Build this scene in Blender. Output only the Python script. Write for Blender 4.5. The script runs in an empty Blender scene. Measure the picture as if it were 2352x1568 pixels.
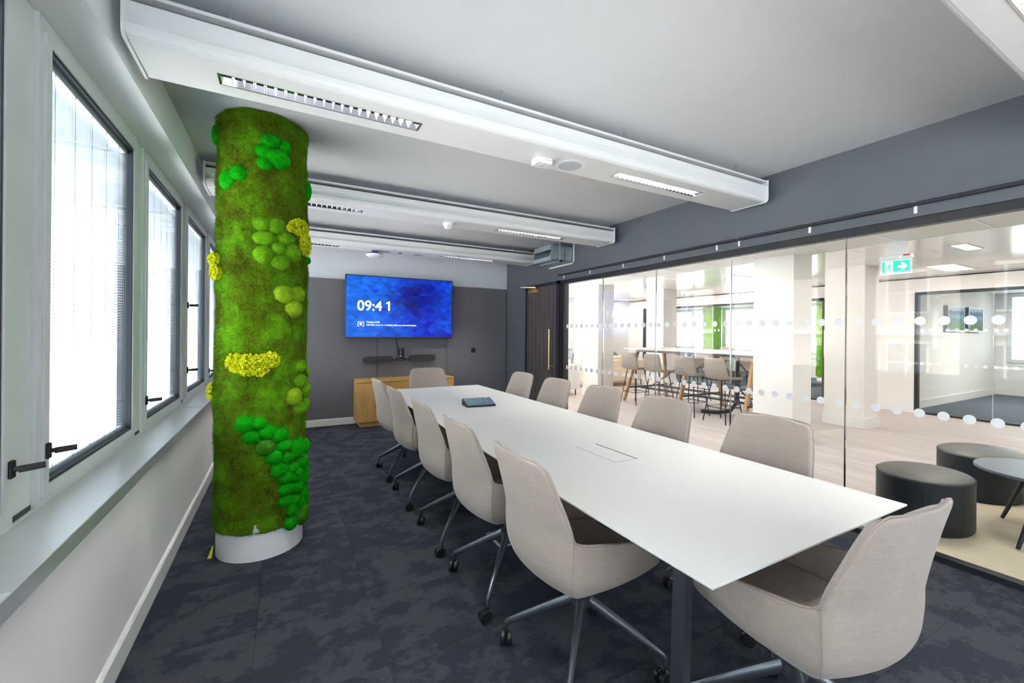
import bpy, math, random
import numpy as np
from mathutils import Vector
C = bpy.context; SC = C.scene; COL = SC.collection
PI = math.pi
RND = random.Random(7)

# ------------------------------------------------------------------ camera, sky, sun, exposure
cam = bpy.data.objects.new('camera', bpy.data.cameras.new('camera')); COL.objects.link(cam)
YAW, ROLL, FPX, CYPX = 0.49656, 0.008546, 970.86, 763.0
cam.data.sensor_width = 36.0; cam.data.sensor_fit = 'HORIZONTAL'
cam.data.lens = FPX * 36.0 / 2352.0
cam.data.shift_y = -(784.0 - CYPX) / 2352.0
cam.data.clip_start = 0.05; cam.data.clip_end = 200
cam.location = (0, 0, 1.4)
import mathutils
_f = Vector((math.sin(YAW), math.cos(YAW), 0)); _r = Vector((math.cos(YAW), -math.sin(YAW), 0)); _u = Vector((0, 0, 1))
_r2 = math.cos(ROLL) * _r + math.sin(ROLL) * _u; _u2 = -math.sin(ROLL) * _r + math.cos(ROLL) * _u
cam.rotation_euler = mathutils.Matrix((( _r2.x, _u2.x, -_f.x), (_r2.y, _u2.y, -_f.y), (_r2.z, _u2.z, -_f.z))).to_euler()
SC.camera = cam

SKY = 6.2
w = bpy.data.worlds.new('sky'); SC.world = w; w.use_nodes = True
bg = w.node_tree.nodes['Background']; bg.inputs[0].default_value = (0.80, 0.90, 1.0, 1); bg.inputs[1].default_value = SKY
sun = bpy.data.objects.new('sun', bpy.data.lights.new('sun', 'SUN')); COL.objects.link(sun)
sun.data.energy = 28.0; sun.data.angle = 0.02; sun.data.color = (1.0, 0.98, 0.96)
sun.rotation_euler = Vector((-0.62, 0.30, -0.85)).to_track_quat('-Z', 'Y').to_euler()
BEAM_W, LOUNGE_W, ROOM2_W = 20.0, 4.0, 42.0
SC.view_settings.view_transform = 'Standard'; SC.view_settings.look = 'None'
SC.view_settings.exposure = 1.2; SC.view_settings.gamma = 1.0; SC.view_settings.use_curve_mapping = False
cy = SC.cycles
cy.max_bounces = 10; cy.diffuse_bounces = 5; cy.glossy_bounces = 4; cy.transparent_max_bounces = 24; cy.transmission_bounces = 4
cy.sample_clamp_indirect = 6.0; cy.caustics_reflective = False; cy.caustics_refractive = False
cy.use_denoising = True

# ------------------------------------------------------------------ materials
class NT:
    def __init__(s, name):
        s.m = bpy.data.materials.new(name); s.m.use_nodes = True; s.t = s.m.node_tree; s.n = s.t.nodes
        s.b = s.n['Principled BSDF']; s.out = s.n['Material Output']
    def add(s, typ, **kw):
        n = s.n.new(typ)
        for k, v in kw.items(): setattr(n, k, v)
        return n
    def link(s, a, b): s.t.links.new(a, b)
    def coord(s, scale=(1, 1, 1), rot=(0, 0, 0), kind='Object', rnd=False):
        tc = s.add('ShaderNodeTexCoord'); src = tc.outputs[kind]
        if kind == 'Position':
            pass
        if rnd:
            oi = s.add('ShaderNodeObjectInfo'); mu = s.add('ShaderNodeVectorMath', operation='MULTIPLY_ADD')
            mu.inputs[0].default_value = (1, 1, 1)
            cmb = s.add('ShaderNodeCombineXYZ'); m1 = s.add('ShaderNodeMath', operation='MULTIPLY'); m1.inputs[1].default_value = 73.0
            m2 = s.add('ShaderNodeMath', operation='MULTIPLY'); m2.inputs[1].default_value = 39.0
            s.link(oi.outputs['Random'], m1.inputs[0]); s.link(oi.outputs['Random'], m2.inputs[0])
            s.link(m1.outputs[0], cmb.inputs[0]); s.link(m2.outputs[0], cmb.inputs[1]); s.link(m1.outputs[0], cmb.inputs[2])
            ad = s.add('ShaderNodeVectorMath', operation='ADD'); s.link(src, ad.inputs[0]); s.link(cmb.outputs[0], ad.inputs[1]); src = ad.outputs[0]
        mp = s.add('ShaderNodeMapping'); mp.inputs['Scale'].default_value = scale; mp.inputs['Rotation'].default_value = rot
        s.link(src, mp.inputs['Vector']); return mp.outputs[0]
    def noise(s, vec, scale, detail=4, rough=0.55):
        n = s.add('ShaderNodeTexNoise'); n.inputs['Scale'].default_value = scale; n.inputs['Detail'].default_value = detail
        n.inputs['Roughness'].default_value = rough
        s.link(vec, n.inputs['Vector']); return n.outputs['Fac']
    def ramp(s, fac, stops):
        r = s.add('ShaderNodeValToRGB'); e = r.color_ramp.elements
        e[0].position = stops[0][0]; e[0].color = (*stops[0][1], 1); e[1].position = stops[-1][0]; e[1].color = (*stops[-1][1], 1)
        for p, c in stops[1:-1]: e.new(p).color = (*c, 1)
        s.link(fac, r.inputs[0]); return r.outputs[0]
    def mix(s, fac, a, b, mode='MIX'):
        m = s.add('ShaderNodeMix', data_type='RGBA', blend_type=mode)
        for sock, v in ((m.inputs[0], fac), (m.inputs[6], a), (m.inputs[7], b)):
            if hasattr(v, 'is_linked') or hasattr(v, 'links'): s.link(v, sock)
            elif isinstance(v, (int, float)): sock.default_value = v
            else: sock.default_value = (*v, 1)
        return m.outputs[2]
    def bump(s, fac, strength=0.2, dist=0.01):
        b = s.add('ShaderNodeBump'); b.inputs['Strength'].default_value = strength; b.inputs['Distance'].default_value = dist
        s.link(fac, b.inputs['Height']); s.link(b.outputs[0], s.b.inputs['Normal'])
    def col(s, c):
        if isinstance(c, tuple): s.b.inputs['Base Color'].default_value = (*c, 1)
        else: s.link(c, s.b.inputs['Base Color'])
    def pr(s, rough=None, metal=None, spec=None, **kw):
        if rough is not None: s.b.inputs['Roughness'].default_value = rough
        if metal is not None: s.b.inputs['Metallic'].default_value = metal
        if spec is not None: s.b.inputs['Specular IOR Level'].default_value = spec
        for k, v in kw.items(): s.b.inputs[k.replace('_', ' ')].default_value = v

def paint(name, c, rough=0.6, metal=0.0, spec=0.4, var=0.03, scale=6, bump=0.0):
    t = NT(name); v = t.coord(); n = t.noise(v, scale, 5)
    lo = tuple(max(0, x * (1 - var)) for x in c); hi = tuple(min(1, x * (1 + var)) for x in c)
    t.col(t.ramp(n, [(0.3, lo), (0.7, hi)])); t.pr(rough, metal, spec)
    if bump:
        t.bump(t.noise(v, 220, 3), bump, 0.002)
    return t.m

def emit(name, c, s):
    t = NT(name); t.col((0.02, 0.02, 0.02)); t.b.inputs['Emission Color'].default_value = (*c, 1); t.b.inputs['Emission Strength'].default_value = s
    return t.m

M = {}
M['white_wall'] = paint('white_wall_paint', (0.87, 0.85, 0.83), 0.75, var=0.015, bump=0.03)
M['ceiling'] = paint('ceiling_paint', (0.645, 0.66, 0.69), 0.85, var=0.012)
M['soffit'] = paint('soffit_paint', (0.93, 0.93, 0.93), 0.8, var=0.01)
M['grey_wall'] = paint('grey_blue_paint', (0.105, 0.121, 0.143), 0.65, var=0.02, bump=0.03)
M['pale_wall'] = paint('pale_grey_paint', (0.68, 0.71, 0.75), 0.7, var=0.015)
M['lounge_wall'] = paint('lounge_white_paint', (0.84, 0.82, 0.79), 0.8, var=0.01)
M['skirting'] = paint('skirting_gloss', (0.84, 0.83, 0.81), 0.35, var=0.01)
M['beam'] = paint('beam_white_steel', (0.78, 0.79, 0.80), 0.4, var=0.01)
M['beam_dark'] = paint('beam_slot_grey', (0.12, 0.12, 0.12), 0.6)
M['alu'] = paint('grey_coated_aluminium', (0.72, 0.75, 0.745), 0.42, 0.05, var=0.02)
M['sill'] = paint('sill_coated_aluminium', (0.72, 0.75, 0.77), 0.28, 0.65, var=0.02)
M['gasket'] = paint('black_gasket', (0.02, 0.025, 0.035), 0.5)
M['black'] = paint('black_plastic', (0.014, 0.014, 0.016), 0.32)
M['black_matt'] = paint('black_matt', (0.022, 0.023, 0.026), 0.6)
M['frame_black'] = paint('black_powder_coat', (0.016, 0.018, 0.024), 0.45)
M['gunmetal'] = paint('gunmetal_coat', (0.115, 0.125, 0.14), 0.32, 0.65, var=0.03)
M['leg'] = paint('dark_steel_leg', (0.075, 0.08, 0.095), 0.4, 0.5)
M['table'] = paint('white_laminate', (0.63, 0.63, 0.615), 0.5, var=0.006)
M['plastic_white'] = paint('white_plastic', (0.82, 0.83, 0.85), 0.4, var=0.01)
M['grille'] = paint('speaker_grille', (0.50, 0.54, 0.58), 0.6)
M['brass'] = paint('brushed_brass', (0.70, 0.50, 0.20), 0.3, 0.9)
M['chrome'] = paint('bright_chrome', (0.75, 0.77, 0.8), 0.12, 1.0, var=0.01)
M['mirror'] = paint('louvre_reflector', (0.72, 0.74, 0.84), 0.05, 1.0, var=0.01)
M['blade'] = paint('louvre_blade_white', (0.62, 0.64, 0.72), 0.3, 0.4, var=0.01)
M['galv'] = paint('galvanised_steel', (0.44, 0.53, 0.57), 0.38, 0.7, var=0.12, scale=14)
M['fabric_grey'] = paint('speaker_fabric', (0.045, 0.045, 0.048), 0.85, bump=0.2)
M['sash_dark'] = paint('dark_column_door', (0.05, 0.045, 0.042), 0.5)
M['purple'] = paint('purple_bracket', (0.12, 0.05, 0.35), 0.4)
M['yellow'] = paint('yellow_tag', (0.72, 0.66, 0.02), 0.5)
M['red'] = paint('red_sticker', (0.55, 0.05, 0.06), 0.5)
M['dot'] = paint('frosted_dot', (0.84, 0.86, 0.88), 0.7)
M['stool'] = paint('taupe_leather', (0.27, 0.235, 0.205), 0.5, var=0.06)
M['sofa'] = paint('cream_sofa', (0.72, 0.60, 0.44), 0.8, var=0.04)
M['sofa_white'] = paint('pale_sofa', (0.74, 0.73, 0.70), 0.8, var=0.03)
M['lounge_grey'] = paint('grey_lounge_fabric', (0.28, 0.29, 0.34), 0.85)
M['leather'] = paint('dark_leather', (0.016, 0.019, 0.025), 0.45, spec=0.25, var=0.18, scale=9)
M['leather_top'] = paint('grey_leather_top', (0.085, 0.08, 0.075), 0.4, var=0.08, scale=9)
M['coffee'] = paint('dark_grey_table_top', (0.13, 0.15, 0.18), 0.35)
M['hose'] = paint('black_cable_hose', (0.03, 0.035, 0.045), 0.4)
M['lamp'] = emit('lamp_panel', (1.0, 0.96, 0.9), 2.0)
M['tube'] = emit('lamp_tube', (0.95, 0.97, 1.0), 6.0)
M['led'] = emit('green_led', (0.3, 1.0, 0.4), 4.0)
M['exit_green'] = emit('exit_green', (0.0, 0.62, 0.36), 0.8)
M['exit_white'] = emit('exit_white', (1, 1, 1), 0.7)
M['text'] = emit('screen_text', (1, 1, 1), 0.62)

def glass(name, tint=(1, 1, 1), ior=1.5, gain=1.0, haze=0.0):
    t = NT(name); t.n.remove(t.b)
    tr = t.add('ShaderNodeBsdfTransparent'); tr.inputs[0].default_value = (*tint, 1)
    gl = t.add('ShaderNodeBsdfGlossy'); gl.inputs['Roughness'].default_value = 0.0; gl.inputs[0].default_value = (1, 1, 1, 1)
    fr = t.add('ShaderNodeFresnel'); fr.inputs['IOR'].default_value = ior
    ml = t.add('ShaderNodeMath', operation='MULTIPLY', use_clamp=True); ml.inputs[1].default_value = gain
    mx = t.add('ShaderNodeMixShader'); t.link(fr.outputs[0], ml.inputs[0]); t.link(ml.outputs[0], mx.inputs[0]); t.link(tr.outputs[0], mx.inputs[1]); t.link(gl.outputs[0], mx.inputs[2])
    t.link(mx.outputs[0], t.out.inputs[0]); return t.m
M['glass'] = glass('partition_glass', (0.985, 0.995, 0.99), 1.5, 0.28)
M['win_glass'] = glass('window_glass', (0.93, 0.97, 0.98), 1.45, 0.7)

def fabric():
    t = NT('heather_fabric'); v = t.coord(rnd=False)
    n1 = t.noise(t.coord((20, 20, 420)), 1.0, 3, 0.7); n2 = t.noise(v, 9, 3); n3 = t.noise(t.coord((300, 300, 60)), 1.0, 2, 0.6)
    a = t.ramp(n1, [(0.3, (0.30, 0.25, 0.218)), (0.7, (0.435, 0.368, 0.323))])
    b = t.mix(0.35, a, t.ramp(n2, [(0.3, (0.337, 0.286, 0.257)), (0.7, (0.415, 0.345, 0.292))]))
    c = t.mix(0.16, b, t.ramp(n3, [(0.35, (0.275, 0.24, 0.223)), (0.65, (0.47, 0.408, 0.372))]))
    t.col(c); t.pr(0.95, 0, 0.15, Sheen_Weight=0.25); t.bump(n1, 0.25, 0.003); return t.m
M['fabric'] = fabric()
M['piping'] = paint('piping_fabric', (0.32, 0.27, 0.25), 0.9, var=0.05, scale=60)

def carpet():
    t = NT('carpet_tile'); v = t.coord(rnd=True)
    big = t.noise(t.coord((1.0, 1.3, 1), rnd=True), 5.0, 12, 0.72)
    lines = t.add('ShaderNodeTexWave', wave_type='BANDS', bands_direction='X'); lines.inputs['Scale'].default_value = 70; lines.inputs['Distortion'].default_value = 1.5
    lines.inputs['Detail'].default_value = 2; lines.inputs['Detail Scale'].default_value = 3; t.link(v, lines.inputs['Vector'])
    fine = t.noise(v, 330, 3, 0.7)
    dark = t.mix(fine, (0.015, 0.018, 0.028), (0.044, 0.051, 0.070))
    lite = t.mix(t.mix(0.5, lines.outputs[0], fine), (0.032, 0.036, 0.046), (0.076, 0.079, 0.090))
    t.col(t.mix(t.ramp(big, [(0.475, (0, 0, 0)), (0.535, (1, 1, 1))]), dark, lite))
    t.pr(0.95, 0, 0.1); t.bump(fine, 0.5, 0.004); return t.m
M['carpet'] = carpet()

def streak_floor():
    t = NT('pale_streaked_floor')
    v = t.coord((1, 1, 1), (0, 0, math.radians(45)))
    n = t.noise(t.coord((22, 1.1, 1), (0, 0, math.radians(-45))), 1.0, 4, 0.6)
    n2 = t.noise(t.coord((6, 0.7, 1), (0, 0, math.radians(-45))), 1.0, 3)
    a = t.ramp(n, [(0.33, (0.44, 0.375, 0.36)), (0.5, (0.60, 0.525, 0.50)), (0.72, (0.66, 0.60, 0.575))])
    t.col(t.mix(0.4, a, t.ramp(n2, [(0.35, (0.48, 0.42, 0.41)), (0.65, (0.66, 0.59, 0.56))]))); t.pr(0.55, 0, 0.3); return t.m
M['lounge_floor'] = streak_floor()
def rugmat():
    t = NT('beige_rug'); n = t.noise(t.coord((40, 6, 1), (0, 0, 0.7)), 1.0, 5, 0.7); n2 = t.noise(t.coord(), 4, 4)
    t.col(t.mix(0.5, t.ramp(n, [(0.3, (0.50, 0.42, 0.30)), (0.7, (0.70, 0.62, 0.47))]), t.ramp(n2, [(0.3, (0.56, 0.48, 0.35)), (0.7, (0.68, 0.60, 0.46))])))
    t.pr(0.95, 0, 0.1); t.bump(n, 0.3, 0.004); return t.m
M['rug'] = rugmat()
def acoustic():
    t = NT('acoustic_fabric'); n1 = t.noise(t.coord((500, 30, 30)), 1.0, 2); n2 = t.noise(t.coord((30, 30, 500)), 1.0, 2)
    a = t.ramp(t.mix(0.5, n1, n2), [(0.35, (0.108, 0.108, 0.120)), (0.65, (0.225, 0.218, 0.236))])
    t.col(a); t.pr(0.95, 0, 0.1); return t.m
M['acoustic'] = acoustic()
def oak():
    t = NT('knotty_oak'); v = t.coord(rnd=True)
    n = t.noise(t.coord((14, 14, 0.9), rnd=True), 1.5, 7, 0.6); k = t.noise(t.coord((5, 5, 1.4), rnd=True), 1.0, 3)
    f = t.noise(t.coord((160, 160, 5), rnd=True), 1.0, 2)
    a = t.ramp(n, [(0.25, (0.42, 0.215, 0.06)), (0.45, (0.68, 0.385, 0.115)), (0.75, (0.78, 0.47, 0.165))])
    b = t.mix(t.ramp(k, [(0.66, (0, 0, 0)), (0.74, (1, 1, 1))]), a, (0.20, 0.10, 0.035))
    t.col(t.mix(0.18, b, t.ramp(f, [(0.3, (0.25, 0.14, 0.05)), (0.7, (0.60, 0.40, 0.17))]))); t.pr(0.5, 0, 0.3); return t.m
M['oak'] = oak()
def doorwood():
    t = NT('dark_grooved_wood'); n = t.noise(t.coord((60, 60, 2.2)), 1.0, 4, 0.65)
    wv = t.add('ShaderNodeTexWave', wave_type='BANDS', bands_direction='Y'); wv.inputs['Scale'].default_value = 2.6; wv.inputs['Distortion'].default_value = 0.6; t.link(t.coord(), wv.inputs['Vector'])
    a = t.ramp(n, [(0.3, (0.045, 0.037, 0.035)), (0.7, (0.145, 0.125, 0.12))])
    t.col(t.mix(0.3, a, t.ramp(wv.outputs[0], [(0, (0.05, 0.042, 0.04)), (1, (0.15, 0.13, 0.125))]))); t.pr(0.5, 0, 0.3); t.bump(n, 0.15, 0.003); return t.m
M['doorwood'] = doorwood()
M['legwood'] = paint('ash_leg_wood', (0.50, 0.32, 0.16), 0.5, var=0.15, scale=12)
def metal_ceiling():
    t = NT('glossy_ceiling_panel'); t.col((0.86, 0.85, 0.84)); t.pr(0.14, 0.0, 0.5)
    t.bump(t.noise(t.coord(), 1.1, 2), 0.04, 0.02); return t.m
M['gloss_ceiling'] = metal_ceiling()
def perf():
    t = NT('perforated_ceiling_tile'); wv = t.add('ShaderNodeTexWave', wave_type='BANDS', bands_direction='Y'); wv.inputs['Scale'].default_value = 16
    t.link(t.coord(), wv.inputs['Vector']); t.col(t.ramp(wv.outputs[0], [(0.2, (0.60, 0.60, 0.58)), (0.8, (0.76, 0.76, 0.74))])); t.pr(0.6); return t.m
M['perf'] = perf()

def mossmat(name, stops, scale, rough=0.9, sss=0.0):
    t = NT(name); n = t.noise(t.coord(), scale, 5, 0.6); n2 = t.noise(t.coord(), 95, 2)
    a = t.ramp(n, stops); t.col(t.mix(0.35, a, t.ramp(n2, [(0.3, stops[0][1]), (0.7, stops[-1][1])]))); t.pr(rough, 0, 0.1); t.bump(n2, 0.6, 0.01); return t.m
M['moss'] = mossmat('sheet_moss', [(0.30, (0.045, 0.038, 0.002)), (0.41, (0.095, 0.110, 0.003)), (0.52, (0.088, 0.20, 0.003)), (0.64, (0.125, 0.36, 0.006))], 7.0)
M['moss_vivid'] = mossmat('vivid_cushion_moss', [(0.3, (0.001, 0.16, 0.001)), (0.7, (0.008, 0.46, 0.004))], 14)
M['moss_mid'] = mossmat('mid_green_cushion_moss', [(0.3, (0.055, 0.17, 0.002)), (0.7, (0.16, 0.40, 0.008))], 14)
M['moss_lime'] = mossmat('lime_cushion_moss', [(0.3, (0.11, 0.22, 0.004)), (0.7, (0.29, 0.50, 0.015))], 14)
M['moss_mixed'] = mossmat('leaf_green_cushion_moss', [(0.3, (0.02, 0.115, 0.004)), (0.7, (0.06, 0.27, 0.012))], 14)
M['lichen'] = mossmat('yellow_reindeer_moss', [(0.3, (0.34, 0.40, 0.003)), (0.7, (0.66, 0.72, 0.01))], 30)
def brickmat():
    t = NT('red_brick'); b = t.add('ShaderNodeTexBrick'); b.inputs['Scale'].default_value = 1.0; b.inputs['Brick Width'].default_value = 0.45; b.inputs['Row Height'].default_value = 0.15; b.inputs['Mortar Size'].default_value = 0.02
    b.inputs['Color1'].default_value = (0.50, 0.17, 0.11, 1); b.inputs['Color2'].default_value = (0.40, 0.13, 0.09, 1); b.inputs['Mortar'].default_value = (0.55, 0.45, 0.38, 1)
    t.link(t.coord((1, 1, 1), (math.radians(90), 0, math.radians(90))), b.inputs['Vector']); t.col(b.outputs[0]); t.pr(0.9); return t.m
M['brick'] = brickmat()
def screenmat():
    t = NT('screen_pixels'); a = t.add('ShaderNodeVertexColor', layer_name='Col')
    t.col((0.01, 0.01, 0.015)); t.pr(0.3, 0, 0.12); t.link(a.outputs[0], t.b.inputs['Emission Color']); t.b.inputs['Emission Strength'].default_value = 0.5; return t.m
M['screen'] = screenmat()
def tabscreen():
    t = NT('tablet_screen'); n = t.noise(t.coord(), 6, 2); t.col((0.012, 0.014, 0.018)); t.pr(0.1, 0, 0.5)
    t.link(t.ramp(n, [(0.35, (0.03, 0.10, 0.10)), (0.65, (0.06, 0.08, 0.16))]), t.b.inputs['Emission Color']); t.b.inputs['Emission Strength'].default_value = 0.7; return t.m
M['tabscreen'] = tabscreen()
def picmat(name, top, mid, low, z0, z1):
    t = NT(name); tc = t.add('ShaderNodeTexCoord'); sp = t.add('ShaderNodeSeparateXYZ'); t.link(tc.outputs['Object'], sp.inputs[0])
    mr = t.add('ShaderNodeMapRange'); mr.inputs[1].default_value = z0; mr.inputs[2].default_value = z1; t.link(sp.outputs[2], mr.inputs[0])
    n = t.noise(t.coord((1, 1, 3)), 9, 4); ad = t.add('ShaderNodeMath', operation='MULTIPLY_ADD'); ad.inputs[1].default_value = 0.25; t.link(n, ad.inputs[0]); t.link(mr.outputs[0], ad.inputs[2])
    t.col(t.ramp(ad.outputs[0], [(0.2, low), (0.62, mid), (0.68, top), (0.9, (0.12, 0.25, 0.42)), (1.0, (0.55, 0.6, 0.66))])); t.pr(0.85, 0, 0.05); return t.m

# ------------------------------------------------------------------ mesh helpers
class MB:
    """collects shapes into one mesh"""
    def __init__(s): s.v = []; s.f = []; s.n = 0; s.sm = []
    def put(s, v, f, smooth=False):
        v = np.asarray(v, float).reshape(-1, 3); s.v.append(v)
        for q in f: s.f.append(tuple(int(i) + s.n for i in q)); s.sm.append(smooth)
        s.n += len(v); return s
    def box(s, a, b):
        (x0, y0, z0), (x1, y1, z1) = a, b
        v = [(x0, y0, z0), (x1, y0, z0), (x1, y1, z0), (x0, y1, z0), (x0, y0, z1), (x1, y0, z1), (x1, y1, z1), (x0, y1, z1)]
        return s.put(v, [(0, 3, 2, 1), (4, 5, 6, 7), (0, 1, 5, 4), (1, 2, 6, 5), (2, 3, 7, 6), (3, 0, 4, 7)])
    def rbox(s, a, b, r=0.004, axis=2):
        """box chamfered on all edges along every axis: stacked rings"""
        (x0, y0, z0), (x1, y1, z1) = a, b
        def ring(d, z):
            c = r
            return [(x0 + d + c, y0 + d, z), (x1 - d - c, y0 + d, z), (x1 - d, y0 + d + c, z), (x1 - d, y1 - d - c, z), (x1 - d - c, y1 - d, z), (x0 + d + c, y1 - d, z), (x0 + d, y1 - d - c, z), (x0 + d, y0 + d + c, z)]
        v = ring(r, z0) + ring(0, z0 + r) + ring(0, z1 - r) + ring(r, z1); f = [tuple(range(7, -1, -1)), tuple(range(24, 32))]
        for k in range(3):
            for i in range(8): f.append((k * 8 + i, k * 8 + (i + 1) % 8, k * 8 + 8 + (i + 1) % 8, k * 8 + 8 + i))
        return s.put(v, f)
    def tube(s, pts, r, n=8, cap=True, closed=False, sx=1.0):
        pts = [Vector(p) for p in pts]; m = len(pts); rs = r if isinstance(r, (list, tuple)) else [r] * m
        v = []; prev = None
        for i, p in enumerate(pts):
            a = pts[(i - 1) % m] if (closed or i > 0) else p; b = pts[(i + 1) % m] if (closed or i < m - 1) else p
            d = (b - a).normalized()
            if prev is None: up = Vector((0, 0, 1)) if abs(d.z) < 0.9 else Vector((1, 0, 0)); x = d.cross(up).normalized()
            else: x = (prev - d * prev.dot(d)).normalized()
            prev = x; y = d.cross(x)
            for k in range(n):
                t = 2 * PI * k / n; v.append(p + (x * math.cos(t) * sx + y * math.sin(t)) * rs[i])
        f = []
        for i in range(m if closed else m - 1):
            for k in range(n):
                j = (i + 1) % m; f.append((i * n + k, i * n + (k + 1) % n, j * n + (k + 1) % n, j * n + k))
        if cap and not closed: f.append(tuple(range(n - 1, -1, -1))); f.append(tuple(range((m - 1) * n, m * n)))
        return s.put([tuple(q) for q in v], f, True)
    def bar(s, p0, p1, wx, wy, up=(0, 0, 1)):
        p0, p1 = Vector(p0), Vector(p1); d = (p1 - p0).normalized(); u = Vector(up)
        if abs(d.dot(u)) > 0.98: u = Vector((0, 1, 0))
        x = d.cross(u).normalized(); y = x.cross(d)
        v = [p + x * sx * wx / 2 + y * sy * wy / 2 for p in (p0, p1) for sx, sy in ((-1, -1), (1, -1), (1, 1), (-1, 1))]
        return s.put([tuple(q) for q in v], [(3, 2, 1, 0), (4, 5, 6, 7), (0, 1, 5, 4), (1, 2, 6, 5), (2, 3, 7, 6), (3, 0, 4, 7)])
    def lathe(s, prof, c=(0, 0, 0), n=24, ex=1.0, ey=1.0, axis='z'):
        v = []; f = []; m = len(prof)
        for (r, z) in prof:
            for k in range(n):
                t = 2 * PI * k / n; q = (r * math.cos(t) * ex, r * math.sin(t) * ey, z)
                if axis == 'x': q = (q[2], q[0], q[1])
                if axis == 'y': q = (q[0], q[2], q[1])
                v.append((c[0] + q[0], c[1] + q[1], c[2] + q[2]))
        for i in range(m - 1):
            for k in range(n): f.append((i * n + k, i * n + (k + 1) % n, (i + 1) * n + (k + 1) % n, (i + 1) * n + k))
        f.append(tuple(range(n - 1, -1, -1))); f.append(tuple(range((m - 1) * n, m * n)))
        return s.put(v, f, True)
    def prism(s, poly, x0, x1, axis='x'):
        """polygon in the plane across the axis, extruded along it"""
        n = len(poly); mk = {'x': lambda t, p: (t, p[0], p[1]), 'y': lambda t, p: (p[0], t, p[1]), 'z': lambda t, p: (p[0], p[1], t)}[axis]
        v = [mk(x0, p) for p in poly] + [mk(x1, p) for p in poly]
        f = [tuple(range(n)), tuple(range(2 * n - 1, n - 1, -1))] + [(i, n + i, n + (i + 1) % n, (i + 1) % n) for i in range(n)]
        return s.put(v, f)
    def grid(s, P, closed_u=False, smooth=True):
        P = np.asarray(P, float); a, b = P.shape[:2]; f = []
        for i in range(a - 1):
            for j in range(b if closed_u else b - 1):
                f.append((i * b + j, i * b + (j + 1) % b, (i + 1) * b + (j + 1) % b, (i + 1) * b + j))
        return s.put(P.reshape(-1, 3), f, smooth)
    def mesh(s, name, mat, off=(0, 0, 0)):
        me = bpy.data.meshes.new(name); v = np.concatenate(s.v) - np.asarray(off)
        me.from_pydata(v.tolist(), [], s.f)
        me.polygons.foreach_set('use_smooth', s.sm); me.materials.append(mat); me.update()
        if any(s.sm):
            try: me.set_sharp_from_angle(angle=math.radians(38))
            except Exception: pass
        return me

def wloc(p): return Vector((0, 0, 0)) if p is None else (p.get('_o') and Vector(p['_o']) or Vector((0, 0, 0)))
def link(name, me, parent=None, loc=None):
    o = bpy.data.objects.new(name, me); COL.objects.link(o)
    if parent is not None: o.parent = parent
    if loc is not None: o.location = loc
    return o
ORG = {}
def org(p): return ORG.get(p.name, Vector((0, 0, 0))) if p is not None else Vector((0, 0, 0))
def part(name, mb, mat, parent=None, label=None, kind=None):
    """mb holds world coordinates; the mesh is written about the parent's origin"""
    o = link(name, mb.mesh(name, M[mat] if isinstance(mat, str) else mat, org(parent)), parent)
    ORG[o.name] = org(parent)
    if label: o['label'] = label
    if kind: o['kind'] = kind
    return o
def tag(o, label, cat, group=None):
    o['label'] = label; o['category'] = cat
    if group: o['group'] = group
    return o
def thing(name, loc, label=None, cat=None, group=None):
    o = bpy.data.objects.new(name, None); COL.objects.link(o); o.location = loc; o.empty_display_size = 0.1
    ORG[o.name] = Vector(loc)
    if label: tag(o, label, cat, group)
    return o
def solo(name, mb, mat, loc, label, cat, group=None):
    o = link(name, mb.mesh(name, M[mat], loc), None, loc); ORG[o.name] = Vector(loc); return tag(o, label, cat, group)
def struct(name, mb=None, mat=None, parent=None):
    if mb is None:
        o = bpy.data.objects.new(name, None); COL.objects.link(o)
    else: o = link(name, mb.mesh(name, M[mat]), parent)
    if parent is None: o['kind'] = 'structure'
    return o
def dup(root, loc, rotz=0.0, label=None, group=None):
    r = root.copy(); COL.objects.link(r); r.location = loc; r.rotation_euler = (0, 0, rotz)
    if label: r['label'] = label
    if group: r['group'] = group
    def rec(a, b):
        for ch in list(a.children):
            c = ch.copy(); COL.objects.link(c); c.parent = b; rec(ch, c)
    rec(root, r); return r
def text_mesh(body, size, mat, name, ext=0.0006, align='LEFT', bold=0.0):
    cu = bpy.data.curves.new(name, 'FONT'); cu.body = body; cu.size = size; cu.extrude = ext; cu.align_x = align; cu.offset = bold
    o = bpy.data.objects.new(name, cu); COL.objects.link(o); dg = C.evaluated_depsgraph_get()
    me = bpy.data.meshes.new_from_object(o.evaluated_get(dg)); bpy.data.objects.remove(o); me.materials.clear(); me.materials.append(M[mat]); me.name = name
    return me

# ------------------------------------------------------------------ the setting
GX, YB, ZC = 3.62, 6.80, 2.73            # glass plane, back wall, ceiling height
YF = -2.6                                 # wall behind the photographer
floor = struct('floor', MB().box((-0.9, YF, -0.2), (3.66, YB + 0.1, -0.012)), 'black_matt')
tile_me = MB().box((0.0008, 0.0008, -0.012), (0.4992, 0.4992, 0.0)).mesh('carpet_tile', M['carpet'])
for i in range(9):
    for j in range(14):
        x0 = -0.60 + 0.5 * i; y0 = -0.2 + 0.5 * j
        x1 = min(x0 + 0.5, 3.60); y1 = min(y0 + 0.5, YB)
        if x1 - x0 < 0.45 or y1 - y0 < 0.45:
            me = MB().box((0.0008, 0.0008, -0.012), (x1 - x0, y1 - y0 - 0.0008, 0.0)).mesh('carpet_tile', M['carpet'])
        else: me = tile_me
        link('carpet_tile', me, floor, (x0, y0, 0))
part('carpet_edge', MB().box((-0.6, YF, -0.012), (3.6, -0.2, 0.0)), 'carpet', floor)
struct('ceiling', MB().box((-0.9, YF, ZC), (3.70, YB + 0.1, ZC + 0.15)), 'ceiling')
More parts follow.
